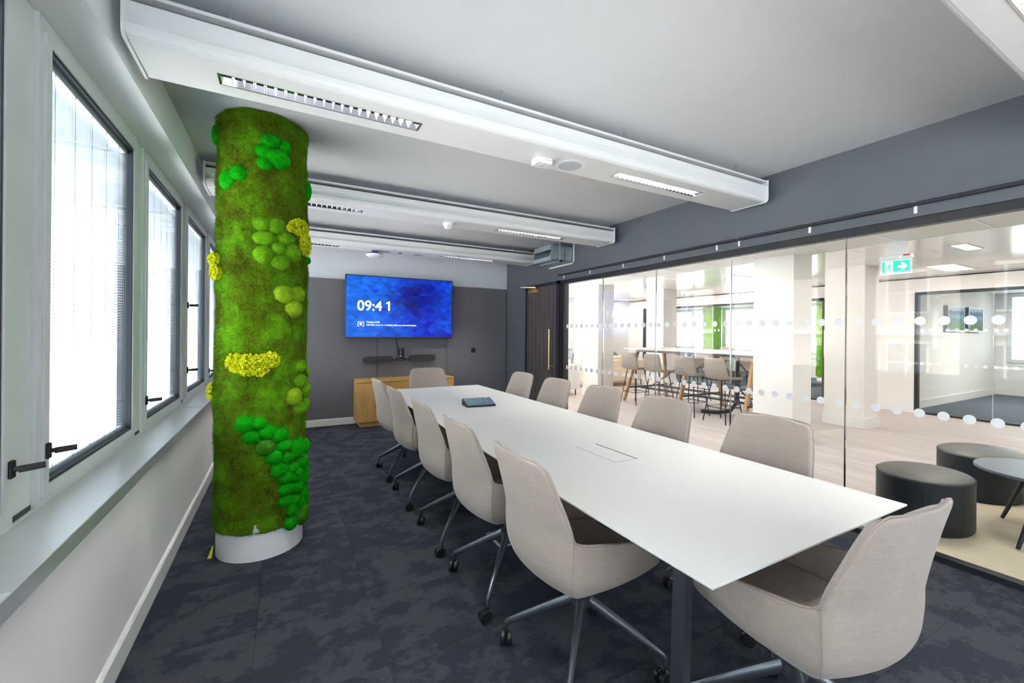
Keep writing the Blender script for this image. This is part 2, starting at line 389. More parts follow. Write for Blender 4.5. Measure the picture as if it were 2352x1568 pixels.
struct('trim_1', MB().box((-0.95, YF, 2.484), (-0.58, YB, ZC)), 'soffit')               # soffit over the windows
struct('wall_left', MB().box((-0.95, YF, -0.01), (-0.593, YB, 0.72)), 'white_wall')
struct('baseboard_left', MB().prism([(-0.593, 0), (-0.575, 0), (-0.575, 0.098), (-0.581, 0.106), (-0.593, 0.108)], YF, YB, 'y'), 'skirting')
back = struct('wall_back', MB().box((-0.95, YB, -0.01), (GX + 0.05, YB + 0.15, ZC)), 'pale_wall')
xs = [-0.585, 0.16, 1.29, 2.42, 3.545]
for a, b in zip(xs[:-1], xs[1:]):
    part('acoustic_panel', MB().rbox((a + 0.002, YB - 0.035, 0.10), (b - 0.002, YB - 0.001, 2.172), 0.004), 'acoustic', back)
struct('baseboard_back', MB().prism([(YB - 0.04, 0), (YB, 0), (YB, 0.105), (YB - 0.03, 0.103), (YB - 0.04, 0.095)], -0.58, 3.55, 'x'), 'skirting')
struct('wall_front', MB().box((-0.95, YF - 0.15, -0.01), (15.4, YF, 0.78)).box((-0.95, YF - 0.15, 2.42), (15.4, YF, 2.9)).box((-0.95, YF - 0.15, 0.78), (1.7, YF, 2.42)).box((3.4, YF - 0.15, 0.78), (15.4, YF, 2.42)), 'white_wall')
w_ = struct('window_20'); f_ = MB()  # unseen window added behind the camera to fill light onto the left side
f_.box((1.7, YF - 0.1, 0.78), (3.4, YF - 0.03, 0.86)).box((1.7, YF - 0.1, 2.34), (3.4, YF - 0.03, 2.42)).box((1.7, YF - 0.1, 0.86), (1.77, YF - 0.03, 2.34)).box((3.33, YF - 0.1, 0.86), (3.4, YF - 0.03, 2.34)).box((2.50, YF - 0.1, 0.86), (2.60, YF - 0.03, 2.34))
part('window_frame', f_, 'alu', w_); part('pane', MB().box((1.77, YF - 0.07, 0.86), (2.50, YF - 0.064, 2.34)), 'win_glass', w_); part('pane', MB().box((2.60, YF - 0.07, 0.86), (3.33, YF - 0.064, 2.34)), 'win_glass', w_)

# right wall: painted part over the glazing and by the door
right = struct('wall_right', MB().box((3.57, YF, 2.165), (3.67, YB, ZC)).box((3.555, 6.105, -0.005), (3.67, YB, 2.165)), 'grey_wall')
fr = MB().box((3.585, YF, 2.11), (3.655, 5.10, 2.165)).box((3.585, YF, -0.01), (3.655, 5.00, 0.035))
part('head_channel', fr, 'frame_black', right)
part('post', MB().box((3.575, 5.07, 0), (3.665, 5.12, 2.165)), 'frame_black', right)
part('post', MB().box((3.59, 5.012, 0.03), (3.65, 5.066, 2.12)), 'sash_dark', right)
ys = [5.01, 4.228, 3.346, 2.456, 1.555, 0.66, -0.24, -1.14, -2.04, YF]
dot_me = MB().lathe([(0.0285, 0), (0.0285, 0.0008)], n=20, axis='x').mesh('dot', M['dot'])
ydots = [0.917 + 0.1135 * k for k in range(-6, 37)]
for a, b in zip(ys[:-1], ys[1:]):
    g = part('glass_pane', MB().box((GX - 0.006, b + 0.003, 0.036), (GX + 0.006, a - 0.003, 2.109)), 'glass', right)
    part('joint_strip', MB().box((GX - 0.007, b - 0.0028, 0.036), (GX + 0.007, b + 0.0028, 2.109)), 'chrome', right)
    for yd in ydots:
        if b + 0.001 < yd <= a + 0.001:
            for zz in (1.496, 0.902): link('dot', dot_me, g, (GX - 0.0072, yd, zz))
# door
door = struct('door_1')
part('door_frame', MB().box((3.56, 5.12, 0), (3.67, 5.205, 2.165)).box((3.56, 6.085, 0), (3.67, 6.12, 2.165)).box((3.56, 5.12, 2.125), (3.67, 6.12, 2.168)), 'frame_black', door)
leaf = part('door_leaf', MB().rbox((3.578, 5.21, 0.008), (3.63, 6.08, 2.12), 0.003), 'doorwood', door)
for k in range(9):
    part('groove', MB().box((3.5765, 5.30 + k * 0.087, 0.01), (3.5781, 5.304 + k * 0.087, 2.118)), 'sash_dark', leaf)
hd = part('pull_handle', MB().tube([(3.525, 5.335, 0.845), (3.525, 5.335, 1.452)], 0.0105, 12), 'brass', leaf, 'brass bar pull handle')
part('standoff', MB().tube([(3.525, 5.335, 0.90), (3.579, 5.305, 0.90)], 0.007).tube([(3.525, 5.335, 1.40), (3.579, 5.305, 1.40)], 0.007), 'brass', leaf)
part('door_closer', MB().rbox((3.53, 5.72, 2.035), (3.578, 5.985, 2.095), 0.004), 'brass', leaf, 'brass overhead closer box')
part('closer_arm', MB().bar((3.55, 5.76, 2.112), (3.42, 6.03, 2.135), 0.02, 0.008).bar((3.55, 5.76, 2.09), (3.55, 5.76, 2.12), 0.022, 0.022).bar((3.42, 6.03, 2.135), (3.56, 5.80, 2.13), 0.016, 0.008), 'brass', leaf)
for zz in (0.25, 1.15, 1.72, 1.95): part('hinge', MB().tube([(3.572, 6.083, zz), (3.572, 6.083, zz + 0.10)], 0.009), 'frame_black', leaf)

# windows on the left
def window(n, y0, y1, handles):
    wn = struct('window_%d' % n)
    xf, z0, z1 = -0.738, 0.783, 2.482
    fm = MB()
    for (a, b) in (((xf - 0.09, y0, z0), (xf, y0 + 0.03, z1)), ((xf - 0.09, y1 - 0.03, z0), (xf, y1, z1)), ((xf - 0.09, y0 + 0.03, z1 - 0.045), (xf, y1 - 0.03, z1)), ((xf - 0.09, y0 + 0.03, z0), (xf, y1 - 0.03, z0 + 0.022))): fm.box(a, b)
    part('window_frame', fm, 'alu', wn)
    a, b = y0 + 0.033, y1 - 0.033; c, d = z0 + 0.025, z1 - 0.048; sm = MB(); t = 0.038; xs_ = xf + 0.008
    sm.box((xs_ - 0.07, a, c), (xs_, a + t, d)).box((xs_ - 0.07, b - t, c), (xs_, b, d)).box((xs_ - 0.07, a + t, d - t), (xs_, b - t, d)).box((xs_ - 0.07, a + t, c), (xs_, b - t, c + t))
    part('sash', sm, 'alu', wn)
    a += t; b -= t; c += t; d -= t; g = MB(); e = 0.011
    g.box((xs_ - 0.064, a, c), (xs_ - 0.006, a + e, d)).box((xs_ - 0.064, b - e, c), (xs_ - 0.006, b, d)).box((xs_ - 0.064, a + e, d - e), (xs_ - 0.006, b - e, d)).box((xs_ - 0.064, a + e, c), (xs_ - 0.006, b - e, c + e))
    part('gasket', g, 'gasket', wn)
    a += e; b -= e; c += e; d -= e
    part('pane', MB().box((xs_ - 0.022, a, c), (xs_ - 0.018, b, d)), 'win_glass', wn)
    sl = MB(); z = c + 0.02; xc = xs_ - 0.043; tl = math.radians(18)
    dx, dz = 0.0065 * math.cos(tl), 0.0065 * math.sin(tl)
    while z < d - 0.03:
        sl.put([(xc - dx, a + 0.006, z - dz), (xc + dx, a + 0.006, z + dz), (xc + dx, b - 0.006, z + dz), (xc - dx, b - 0.006, z - dz)], [(0, 1, 2, 3)])
        z += 0.0145
    part('blind_slats', sl, 'slat', wn, kind='stuff')
    part('blind_headrail', MB().box((xc - 0.009, a + 0.004, d - 0.024), (xc + 0.009, b - 0.004, d - 0.002)), 'plastic_white', wn)
    part('blind_bottom_rail', MB().box((xc - 0.008, a + 0.005, c + 0.004), (xc + 0.008, b - 0.005, c + 0.014)), 'plastic_white', wn)
    for k in range(5):
        yy = a + (b - a) * (0.12 + 0.19 * k)
        part('blind_cord', MB().tube([(xc + 0.0085, yy, c + 0.012), (xc + 0.0085, yy, d - 0.01)], 0.0016, 4), 'gunmetal', wn)
    for (yh, zh) in handles:
        h = part('handle', MB().rbox((xs_, yh - 0.013, zh - 0.028), (xs_ + 0.01, yh + 0.013, zh + 0.028), 0.003).tube([(xs_ + 0.008, yh, zh), (xs_ + 0.03, yh, zh)], 0.008, 10).tube([(xs_ + 0.022, yh - 0.006, zh), (xs_ + 0.075, yh + 0.012, zh + 0.003)], [0.011, 0.0105], 12), 'black', wn)
    return wn
M['slat'] = paint('grey_blind_slat', (0.42, 0.46, 0.50), 0.5, var=0.005)
W0 = 2.04
hs = {0: [(1.862, 0.968)], 1: [(2.093, 0.968)], 2: [(3.315, 0.968)], 3: [(4.56, 1.61), (4.56, 1.05)], 4: [(5.80, 0.94)]}
for k in range(-3, 4):
    y0 = W0 + 1.235 * k; y1 = min(y0 + 1.095, YB - 0.02)
    window(k + 4, y0, y1, hs.get(k + 1, []))
    pn = part('trim', MB(), 'alu') if False else None
    mu = struct('trim_%d' % (k + 5), MB().box((-0.83, y0 - 0.139, 0.80), (-0.752, y0 - 0.001, 2.482)), 'alu')
    part('gasket', MB().box((-0.83, y0 - 0.139, 0.777), (-0.749, y0 - 0.001, 0.80)), 'gasket', mu)
struct('trim_9', MB().box((-0.83, YF, 0.70), (-0.739, YB, 0.783)), 'alu')
sill = struct('trim_10', MB().prism([(-0.76, 0.742), (-0.56, 0.722), (-0.558, 0.724), (-0.558, 0.774), (-0.56, 0.776), (-0.76, 0.779)], YF, YB, 'y'), 'sill')
for yy in (1.43, 4.2):
    part('joint', MB().box((-0.739, yy, 0.7755), (-0.5575, yy + 0.002, 0.7798)), 'alu', sill)

# roof and outer shell, opposite facade
struct('roof', MB().box((-1.0, YF - 0.2, 2.9), (15.6, 14.2, 3.2)), 'black_matt')
struct('trim_11', MB().box((-1.0, YF - 0.2, 2.73), (-0.95, YB + 0.2, 2.95)), 'alu')

# ------------------------------------------------------------------ lounge beyond the glass: shell
LC, LX = 2.45, 10.1
lf = struct('floor_lounge', MB().box((3.66, YF, -0.2), (15.3, 13.6, 0.0)), 'lounge_floor')
struct('floor_meeting', MB().box((LX + 0.06, YF, 0.0), (15.3, 13.6, 0.006)), 'room_carpet') if False else None
lc = struct('ceiling_lounge', MB().box((3.66, YF, LC + 0.035), (15.3, 13.6, LC + 0.08)), 'white_wall')
pm = {}
for (xa, xb) in ((3.68, 4.47), (4.47, 5.26), (5.26, 6.08)):
    for k in range(-2, 15):
        ya = -0.755 + 0.7125 * k
        if ya + 0.71 > 10.4: continue
        key = round(xb - xa, 3)
        if key not in pm: pm[key] = MB().rbox((0.016, 0.016, 0.0), (xb - xa - 0.016, 0.6965, 0.02), 0.004).mesh('ceiling_tile', M['perf'])
        link('ceiling_tile', pm[key], lc, (xa, ya, LC + 0.004))
tb = MB()
for x in (3.70, 4.47, 5.26, 6.08): tb.box((x - 0.016, YF, LC), (x + 0.016, 10.45, LC + 0.03))
for k in range(-2, 16): tb.box((3.68, -0.755 + 0.7125 * k - 0.012, LC + 0.001), (6.08, -0.755 + 0.7125 * k + 0.012, LC + 0.03))
part('tee_bar', tb, 'beam', lc)
gm = MB().rbox((0.002, 0.002, 0.0), (0.798, 1.498, 0.02), 0.003).mesh('ceiling_panel', M['gloss_ceiling'])
for i in range(5):
    for k in range(-2, 7):
        link('ceiling_panel', gm, lc, (6.1 + 0.8 * i, -0.4 + 1.5 * k, LC + 0.002))
part('far_ceiling', MB().box((LX, YF, LC - 0.02), (15.3, 13.6, LC + 0.03)), 'lounge_wall', lc)
# east partition line at X = 10.1
east = struct('wall_east', MB().box((LX, 3.27, 0), (LX + 0.1, 4.08, 2.19)).box((LX, YF, 2.19), (LX + 0.1, 10.5, LC)).box((LX, 9.86, 0), (LX + 0.1, 10.5, 2.19)), 'lounge_wall')
part('skirting', MB().box((LX - 0.015, 3.27, 0), (LX, 4.08, 0.16)).box((LX - 0.015, 9.9, 0), (LX, 10.5, 0.16)), 'skirting', east)
part('head_channel', MB().box((LX, YF, 2.14), (LX + 0.08, 3.225, 2.19)).box((LX, 4.78, 2.14), (LX + 0.08, 9.80, 2.19)).box((LX, YF, 0), (LX + 0.08, 3.225, 0.03)).box((LX, 4.78, 0), (LX + 0.08, 9.80, 0.03)).box((LX - 0.01, 3.225, 0), (LX + 0.09, 3.27, 2.19)).box((LX - 0.01, 4.08, 0), (LX + 0.09, 4.13, 2.19)).box((LX - 0.01, 9.80, 0), (LX + 0.09, 9.86, 2.19)), 'frame_black', east)
for ya, yb in ((2.31, 3.225), (1.39, 2.31), (0.5, 1.39), (-0.5, 0.5), (4.79, 6.2), (6.2, 7.4), (7.4, 8.6), (8.6, 9.8)):
    part('glass_pane', MB().box((LX + 0.04, ya + 0.002, 0.03), (LX + 0.05, yb - 0.002, 2.14)), 'glass', east)
for yy in (2.31, 6.2, 7.4, 8.6): part('joint_strip', MB().box((LX + 0.036, yy - 0.006, 0.03), (LX + 0.054, yy + 0.006, 2.14)), 'chrome', east)
ds = MB()
for k in range(42):
    for zz in (1.50, 0.90): ds.lathe([(0.028, 0), (0.028, 0.001)], (LX + 0.036, 5.1 + 0.112 * k, zz), 10, axis='x')
for k in range(26):
    for zz in (1.50, 0.90): ds.lathe([(0.028, 0), (0.028, 0.001)], (LX + 0.036, 3.18 - 0.112 * k, zz), 10, axis='x')
part('dot', ds, 'dot', east, kind='stuff')
d2 = struct('door_2', MB().box((LX + 0.02, 4.13, 0.01), (LX + 0.07, 4.78, 2.14)), 'doorwood')
part('push_plate', MB().box((LX + 0.01, 4.62, 0.92), (LX + 0.02, 4.74, 1.50)), 'brass', d2)
north = struct('wall_north', MB().box((3.66, 10.5, 0), (6.2, 10.65, 2.6)).box((7.72, 10.5, 0), (15.3, 10.65, 2.6)).box((6.2, 10.5, 0), (7.72, 10.65, 0.9)).box((6.2, 10.5, 2.36), (7.72, 10.65, 2.6)), 'lounge_wall') if False else None
north = struct('wall_north', MB().box((3.66, 10.5, 0), (6.2, 10.65, 2.6)).box((7.72, 10.5, 0), (LX + 0.1, 10.65, 2.6)).box((6.2, 10.5, 0), (7.72, 10.65, 0.9)).box((6.2, 10.5, 2.36), (7.72, 10.65, 2.6)), 'lounge_wall')
nw = struct('window_9')
part('window_frame', MB().box((6.2, 10.5, 0.88), (7.72, 10.56, 0.95)).box((6.2, 10.5, 2.30), (7.72, 10.56, 2.37)).box((7.66, 10.5, 0.95), (7.72, 10.56, 2.30)).box((6.2, 10.5, 0.95), (6.26, 10.56, 2.30)), 'alu', nw)
part('pane', MB().box((6.26, 10.53, 0.95), (7.66, 10.536, 2.3)), 'win_glass', nw)
part('vent_panel', MB().rbox((7.40, 10.515, 1.70), (7.64, 10.545, 1.90), 0.004), 'grille', nw)
part('window_sill', MB().box((6.2, 10.42, 0.85), (7.72, 10.5, 0.88)), 'sill', nw)
# room dividing wall and outer wall of the far rooms
div = struct('wall_divider', MB().box((LX + 0.1, 3.42, 0), (15.2, 3.52, LC)), 'lounge_wall')
part('skirting', MB().box((LX + 0.1, 3.405, 0.006), (15.2, 3.42, 0.16)), 'skirting', div)
struct('wall_closing', MB().box((LX, 13.6, 0), (15.6, 13.75, 2.6)).box((LX, 10.66, 0), (LX + 0.1, 13.6, 2.6)), 'lounge_wall')
struct('pillar_corner', MB().lathe([(0.18, 0), (0.18, LC)], (7.81, 10.15, 0), 28), 'lounge_wall')
wins_e = ((2.3, 3.24), (6.4, 7.8), (9.2, 10.6), (10.6, 12.0), (12.0, 13.5))
ow = MB().box((15.2, YF, 0), (15.4, 13.6, 0.80)).box((15.2, YF, 2.40), (15.4, 13.6, 2.9))
edge_ = [YF] + [q for p_ in wins_e for q in p_] + [13.6]
for a, b in zip(edge_[0::2], edge_[1::2]):
    if b - a > 0.01: ow.box((15.2, a, 0.80), (15.4, b, 2.40))
out = struct('wall_outer', ow, 'lounge_wall')
part('skirting', MB().box((15.185, YF, 0.006), (15.2, 3.42, 0.16)), 'skirting', out)
for n, (a, b) in enumerate(wins_e):
    ww = struct('window_%d' % (10 + n))
    part('window_frame', MB().box((15.17, a, 0.78), (15.26, a + 0.08, 2.42)).box((15.17, b - 0.08, 0.78), (15.26, b, 2.42)).box((15.17, a + 0.08, 0.78), (15.26, b - 0.08, 0.86)).box((15.17, a + 0.08, 2.33), (15.26, b - 0.08, 2.42)), 'alu', ww)
    part('pane', MB().box((15.22, a + 0.08, 0.86), (15.226, b - 0.08, 2.33)), 'win_glass', ww)
fm_ = struct('floor_meeting', MB().box((LX + 0.08, YF, 0.0), (15.2, 13.6, 0.005)), 'black_matt')
fm_.data.materials[0] = paint('meeting_carpet', (0.10, 0.125, 0.155), 0.95, var=0.2, scale=8)

# square pillars
for n, (x, y) in enumerate(((7.63, 3.04), (5.85, 3.10), (5.99, 7.15), (7.88, 7.06))):
    p = struct('pillar_%d' % (n + 1), MB().box((x, y, 0), (x + 0.44, y + 0.53, LC + 0.03)), 'lounge_wall')
    part('skirting', MB().prism([(x - 0.018, y - 0.018), (x + 0.458, y - 0.018), (x + 0.458, y + 0.548), (x - 0.018, y + 0.548)], 0, 0.16, 'z'), 'skirting', p)

# ------------------------------------------------------------------ ceiling beams with lights
def area(name, loc, sx, sy, power, col=(1, 1, 1), spread=PI, parent=None):
    l = bpy.data.lights.new(name, 'AREA'); l.shape = 'RECTANGLE'; l.size = sx; l.size_y = sy; l.energy = power; l.color = col; l.spread = spread
    o = bpy.data.objects.new(name, l); COL.objects.link(o)
    if parent is not None: o.parent = parent; loc = Vector(loc) - org(parent)
    o.location = loc; return o
def beam(y0, label, lights=True):
    x0, x1 = -0.522, 3.488; ym = y0 + 0.1625; b = thing('ceiling_beam', (1.48, ym, 2.49), label, 'ceiling beam', 'white ceiling beams')
    side = [(0, 2.662), (0, 2.648), (0.045, 2.648), (0.045, 2.622), (0, 2.620), (0, 2.580), (0.034, 2.546), (0.034, 2.538), (0.0, 2.538), (0.001, 2.515), (0.006, 2.501), (0.016, 2.493), (0.03, 2.4915)]
    half = 0.1625
    poly = [(y0 + a, z) for a, z in side] + [(y0 + 0.04, 2.56), (y0 + 0.285, 2.56)] + [(y0 + 2 * half - a, z) for a, z in reversed(side)]
    # main body without the bottom sheet
    part('body', MB().prism(poly, x0, x1, 'x'), 'beam', b)
    part('air_slot', MB().box((x0, y0 + 0.043, 2.6215), (x1, y0 + 0.045 + 0.0, 2.6485)).box((x0, y0 + 0.282, 2.6215), (x1, y0 + 0.2835, 2.6485)), 'beam_dark', b)
    for xa, xb in ((x0 + 0.002, 1.4985), (1.5015, x1 - 0.002)):
        l0, l1 = (-0.245, 0.625) if xa < 1 else (2.0, 2.852)
        ya, yb, za, zb = y0 + 0.026, y0 + 0.299, 2.4900, 2.4935
        m = MB().box((xa, ya, za), (xb, ym - 0.043, zb)).box((xa, ym + 0.043, za), (xb, yb, zb)).box((xa, ym - 0.043, za), (l0, ym + 0.043, zb)).box((l1, ym - 0.043, za), (xb, ym + 0.043, zb))
        part('bottom_panel', m, 'beam', b)
        fm2 = MB()
        for sg in (-1, 1):
            fm2.prism([(ym + sg * 0.0425, 2.4895), (ym + sg * 0.0405, 2.4895), (ym + sg * 0.0130, 2.552), (ym + sg * 0.0150, 2.552)], l0, l1, 'x')
        fm2.box((l0 - 0.004, ym - 0.0425, 2.489), (l0, ym + 0.0425, 2.556)).box((l1, ym - 0.0425, 2.489), (l1 + 0.004, ym + 0.0425, 2.556)).box((l0, ym - 0.016, 2.552), (l1, ym + 0.016, 2.556))
        lf_ = part('light_fitting', fm2, 'mirror', b, 'recessed louvred light')
        part('trim_ring', MB().box((l0 - 0.006, ym - 0.0475, 2.4885), (l1 + 0.006, ym - 0.0425, 2.4905)).box((l0 - 0.006, ym + 0.0425, 2.4885), (l1 + 0.006, ym + 0.0475, 2.4905)).box((l0 - 0.010, ym - 0.0475, 2.4885), (l0 - 0.004, ym + 0.0475, 2.4905)).box((l1 + 0.004, ym - 0.0475, 2.4885), (l1 + 0.010, ym + 0.0475, 2.4905)), 'chrome', lf_)
        nb = 20
        bm_ = MB(); q_ = [(-0.0085, 0.022, 2.536), (0.0085, 0.022, 2.536), (0.0015, 0.0398, 2.4915), (-0.0015, 0.0398, 2.4915)]
        bm_.put([(x, ym - y, z) for x, y, z in q_] + [(x, ym + y, z) for x, y, z in q_], [(0, 1, 2, 3), (7, 6, 5, 4), (0, 4, 5, 1), (1, 5, 6, 2), (2, 6, 7, 3), (3, 7, 4, 0)])
        bl = bm_.mesh('louvre_blade', M['blade'], (0, ym, 2.49))
        for k in range(nb):
            link('louvre_blade', bl, lf_, (l0 + (l1 - l0) * (k + 1) / (nb + 1) - 1.48, 0, 0))
        part('lamp_tube', MB().tube([(l0 + 0.01, ym, 2.549), (l1 - 0.01, ym, 2.549)], 0.003, 8), 'tube', lf_)
        area('beam_lamp', ((l0 + l1) / 2, ym, 2.5465), l1 - l0 - 0.03, 0.02, BEAM_W, (1.0, 0.96, 0.91), PI * 0.94, b)
    for xe, s in ((x0, -1), (x1, 1)):
        cap = [(y0 - 0.006, 2.668), (y0 - 0.006, 2.512), (y0, 2.497), (y0 + 0.012, 2.4865), (y0 + 0.313, 2.4865), (y0 + 0.325, 2.497), (y0 + 0.331, 2.512), (y0 + 0.331, 2.668)]
        part('end_cap', MB().prism(cap, min(xe, xe + s * 0.012), max(xe, xe + s * 0.012), 'x'), 'beam', b)
    for xr in (-0.2, 1.05, 1.95, 3.1):
        part('hanger_rod', MB().tube([(xr, y0 + 0.02, 2.66), (xr, y0 + 0.02, ZC)], 0.004, 6), 'galv', b)
    return b
beam(2.06, 'white ceiling beam spanning above the moss column and the near end of the table')
beam(3.885, 'second white ceiling beam into the room, carrying the small smoke detector')
beam(5.70, 'white ceiling beam closest to the screen wall, in front of the metal duct')
beam(-1.585, 'unseen white ceiling beam added behind the photographer for more light')  # out of view, set at the beam spacing to raise the ambient light
beam(0.235, 'white ceiling beam whose end shows in the top right corner of the photo')

# ------------------------------------------------------------------ conference table
tb_ = thing('conference_table', (1.571, 2.79, 0), 'long white conference table with thin top on dark metal legs', 'table')
X0, X1, Y0, Y1, YS = 0.987, 2.155, 0.715, 4.865, 2.795
def top(ya, yb):
    z0, z1 = 0.722, 0.74
    v = []
    for (d, z) in ((0.022, z0), (0.002, z1 - 0.008), (0.0, z1 - 0.005), (0.0, z1 - 0.001), (0.001, z1)):
        v.append([(X0 + d, ya + (d if ya == Y0 else 0), z), (X1 - d, ya + (d if ya == Y0 else 0), z), (X1 - d, yb - (d if yb == Y1 else 0), z), (X0 + d, yb - (d if yb == Y1 else 0), z)])
    m = MB(); f = [(3, 2, 1, 0), (16, 17, 18, 19)]
    for k in range(4):
        for i in range(4): f.append((k * 4 + i, k * 4 + (i + 1) % 4, k * 4 + 4 + (i + 1) % 4, k * 4 + 4 + i))
    return m.put([q for r in v for q in r], f)
part('tabletop', top(Y0, YS - 0.0008), 'table', tb_); part('tabletop', top(YS + 0.0008, Y1), 'table', tb_)
part('slot_shadow_plate', MB().box((1.497, 1.643, 0.7395), (1.650, 1.980, 0.7403)), 'black_matt', tb_)  # flat dark plate painting the shade in the gap around the lid
part('cable_lid', MB().box((1.499, 1.645, 0.7395), (1.639, 1.978, 0.7408)), 'table', tb_)
part('slot_shadow_plate', MB().box((1.497, 3.60, 0.7395), (1.650, 3.945, 0.7403)), 'black_matt', tb_)  # dark plate again standing in for shade beside the lid
part('cable_lid', MB().box((1.5, 3.602, 0.7395), (1.6485, 3.943, 0.7408)), 'table', tb_)
part('beam', MB().box((1.30, 0.95, 0.672), (1.34, 4.63, 0.722)).box((1.80, 0.95, 0.672), (1.84, 4.63, 0.722)), 'leg', tb_)
for yy in (1.0, 3.14, 4.60):
    part('cross_rail', MB().box((1.16, yy - 0.03, 0.68), (1.98, yy + 0.03, 0.722)), 'leg', tb_)
    for xx, s in ((1.205, -1), (1.937, 1)):
        part('leg', MB().bar((xx - s * 0.02, yy, 0.70), (xx + s * 0.012, yy + (0.10 if yy > 4 else -0.01 if yy < 2 else 0), 0.0), 0.034, 0.055, (0, 1, 0)), 'leg', tb_)

# ------------------------------------------------------------------ conference chair (faces +Y, origin under the hub)
def interp(x, xp, fp): return float(np.interp(x, xp, fp))
ZBOT, ZARM, ZTOP = 0.448, 0.672, 0.938
def Wc(z): return interp(z, [0.448, 0.468, 0.52, 0.60, 0.672, 0.74, 0.80, 0.86, 0.895, 0.915, 0.928, 0.936, 0.938], [0.222, 0.240, 0.254, 0.258, 0.257, 0.248, 0.238, 0.226, 0.216, 0.206, 0.192, 0.172, 0.150])
def Yc(z): return interp(z, [0.448, 0.468, 0.52, 0.60, 0.672, 0.74, 0.80, 0.86, 0.938], [-0.190, -0.214, -0.230, -0.231, -0.228, -0.252, -0.276, -0.299, -0.330])
def Bul(z): return interp(z, [0.448, 0.52, 0.60, 0.672, 0.74, 0.84, 0.938], [0.05, 0.066, 0.076, 0.082, 0.068, 0.045, 0.024])
def back_pt(s, z, off=0.0):
    W = Wc(z); sg = 1 if s >= 0 else -1
    return (s * W, Yc(z) - Bul(z) * (1 - s * s) , z)
def side_pt(sg, t, z):
    y = Yc(z) + t * (0.235 - Yc(z)); x = sg * (Wc(min(z, 0.672)) + 0.012 * math.sin(PI * t) - 0.035 * t * t)
    return (x, y, z)
def arm_z(t): return interp(t, [0, 0.06, 0.13, 0.22, 0.35, 0.6, 0.92, 1.0], [0.672, 0.659, 0.650, 0.643, 0.633, 0.611, 0.588, 0.570])
def make_chair():
    t0 = thing('conference_chair', (0, 0, 0), 'x', 'chair', 'chairs around the conference table')
    NL, NUp, NS, NB = 9, 14, 16, 16
    zl = [ZBOT + (ZARM - ZBOT) * (k / NL) ** 0.9 for k in range(NL + 1)]
    zu = [ZARM + (ZTOP - ZARM) * (1 - (1 - k / NUp) ** 1.5) for k in range(1, NUp + 1)]
    verts = []; idx = {}
    def V(p):
        k = tuple(round(q, 5) for q in p)
        if k not in idx: idx[k] = len(verts); verts.append(p)
        return idx[k]
    faces = []
    # back grid
    rows = [[V(back_pt(-1 + 2 * j / NB, z)) for j in range(NB + 1)] for z in zl + zu]
    for r0, r1 in zip(rows[:-1], rows[1:]):
        for j in range(NB): faces.append((r0[j], r0[j + 1], r1[j + 1], r1[j]))
    for sg in (-1, 1):
        g = []
        for k in range(NL + 1):
            fr_ = (zl[k] - ZBOT) / (ZARM - ZBOT)
            g.append([V(side_pt(sg, i / NS, ZBOT + fr_ * (arm_z(i / NS) - ZBOT))) if i else V(back_pt(sg, zl[k])) for i in range(NS + 1)])
        for r0, r1 in zip(g[:-1], g[1:]):
            for i in range(NS): faces.append((r0[i], r0[i + 1], r1[i + 1], r1[i]) if sg > 0 else (r0[i + 1], r0[i], r1[i], r1[i + 1]))
        if sg < 0: botL = g[0]
        else: botR = g[0]
    m = MB().put(verts, faces, True); sh = part('shell', m, 'fabric', t0)
    sd = sh.modifiers.new('thickness', 'SOLIDIFY'); sd.thickness = 0.024; sd.offset = -1; sd.use_even_offset = False; sd.use_rim = True; sd.edge_crease_outer = 0.75; sd.edge_crease_inner = 0.3
    ss = sh.modifiers.new('soft_edge', 'SUBSURF'); ss.levels = 1; ss.render_levels = 1
    # underside
    bot = [verts[i] for i in reversed(botL)] + [verts[i] for i in rows[0][1:-1]] + [verts[i] for i in botR]
    c = (0, 0.0, 0.458)
    inner = [(p[0] * 0.72, p[1] * 0.72, 0.432) for p in bot]
    n = len(bot); mu = MB(); bb = [(p[0] * 0.99, p[1] * 0.99, p[2] + 0.004) for p in bot]
    mu.put(bb + inner, [(i, i + 1, n + i + 1, n + i) for i in range(n - 1)] + [(n - 1, 0, n, 2 * n - 1), tuple(range(2 * n - 1, n - 1, -1))], True)
    part('seat_base', mu, 'fabric', t0)
    # seat pad
    pad = []
    for (k, z) in ((0.74, 0.452), (0.79, 0.47), (0.79, 0.498), (0.75, 0.512), (0.5, 0.518)):
        pad.append([(k * x, k * y + 0.0, z) for x, y in ((-0.20, -0.20), (0, -0.235), (0.20, -0.20), (0.262, -0.15), (0.272, 0.0), (0.262, 0.16), (0.235, 0.235), (0, 0.255), (-0.235, 0.235), (-0.262, 0.16), (-0.272, 0.0), (-0.262, -0.15))])
    mp = MB().grid(pad, closed_u=True); mp.f.append(tuple(range(48, 60))); mp.sm.append(True)
    part('seat_cushion', mp, 'fabric', t0)
    # piping along the rim and the corner seams
    path = [side_pt(-1, i / NS, arm_z(i / NS)) for i in range(NS, 0, -1)] + [back_pt(-1, ZARM)] + [back_pt(-1, z) for z in zu] + [back_pt(-1 + 2 * j / NB, ZTOP) for j in range(1, NB)] + [back_pt(1, z) for z in reversed(zu)] + [back_pt(1, ZARM)] + [side_pt(1, i / NS, arm_z(i / NS)) for i in range(1, NS + 1)]
    path = [(p[0] * 0.997, p[1] + 0.004, p[2] + 0.001) for p in path]
    part('piping', MB().tube(path, 0.0034, 6), 'piping', t0)
    for sg in (-1, 1):
        part('seam', MB().tube([(back_pt(sg, z)[0] + sg * 0.0004, back_pt(sg, z)[1] - 0.0004, z) for z in zl[1:]], 0.0016, 5), 'piping', t0)
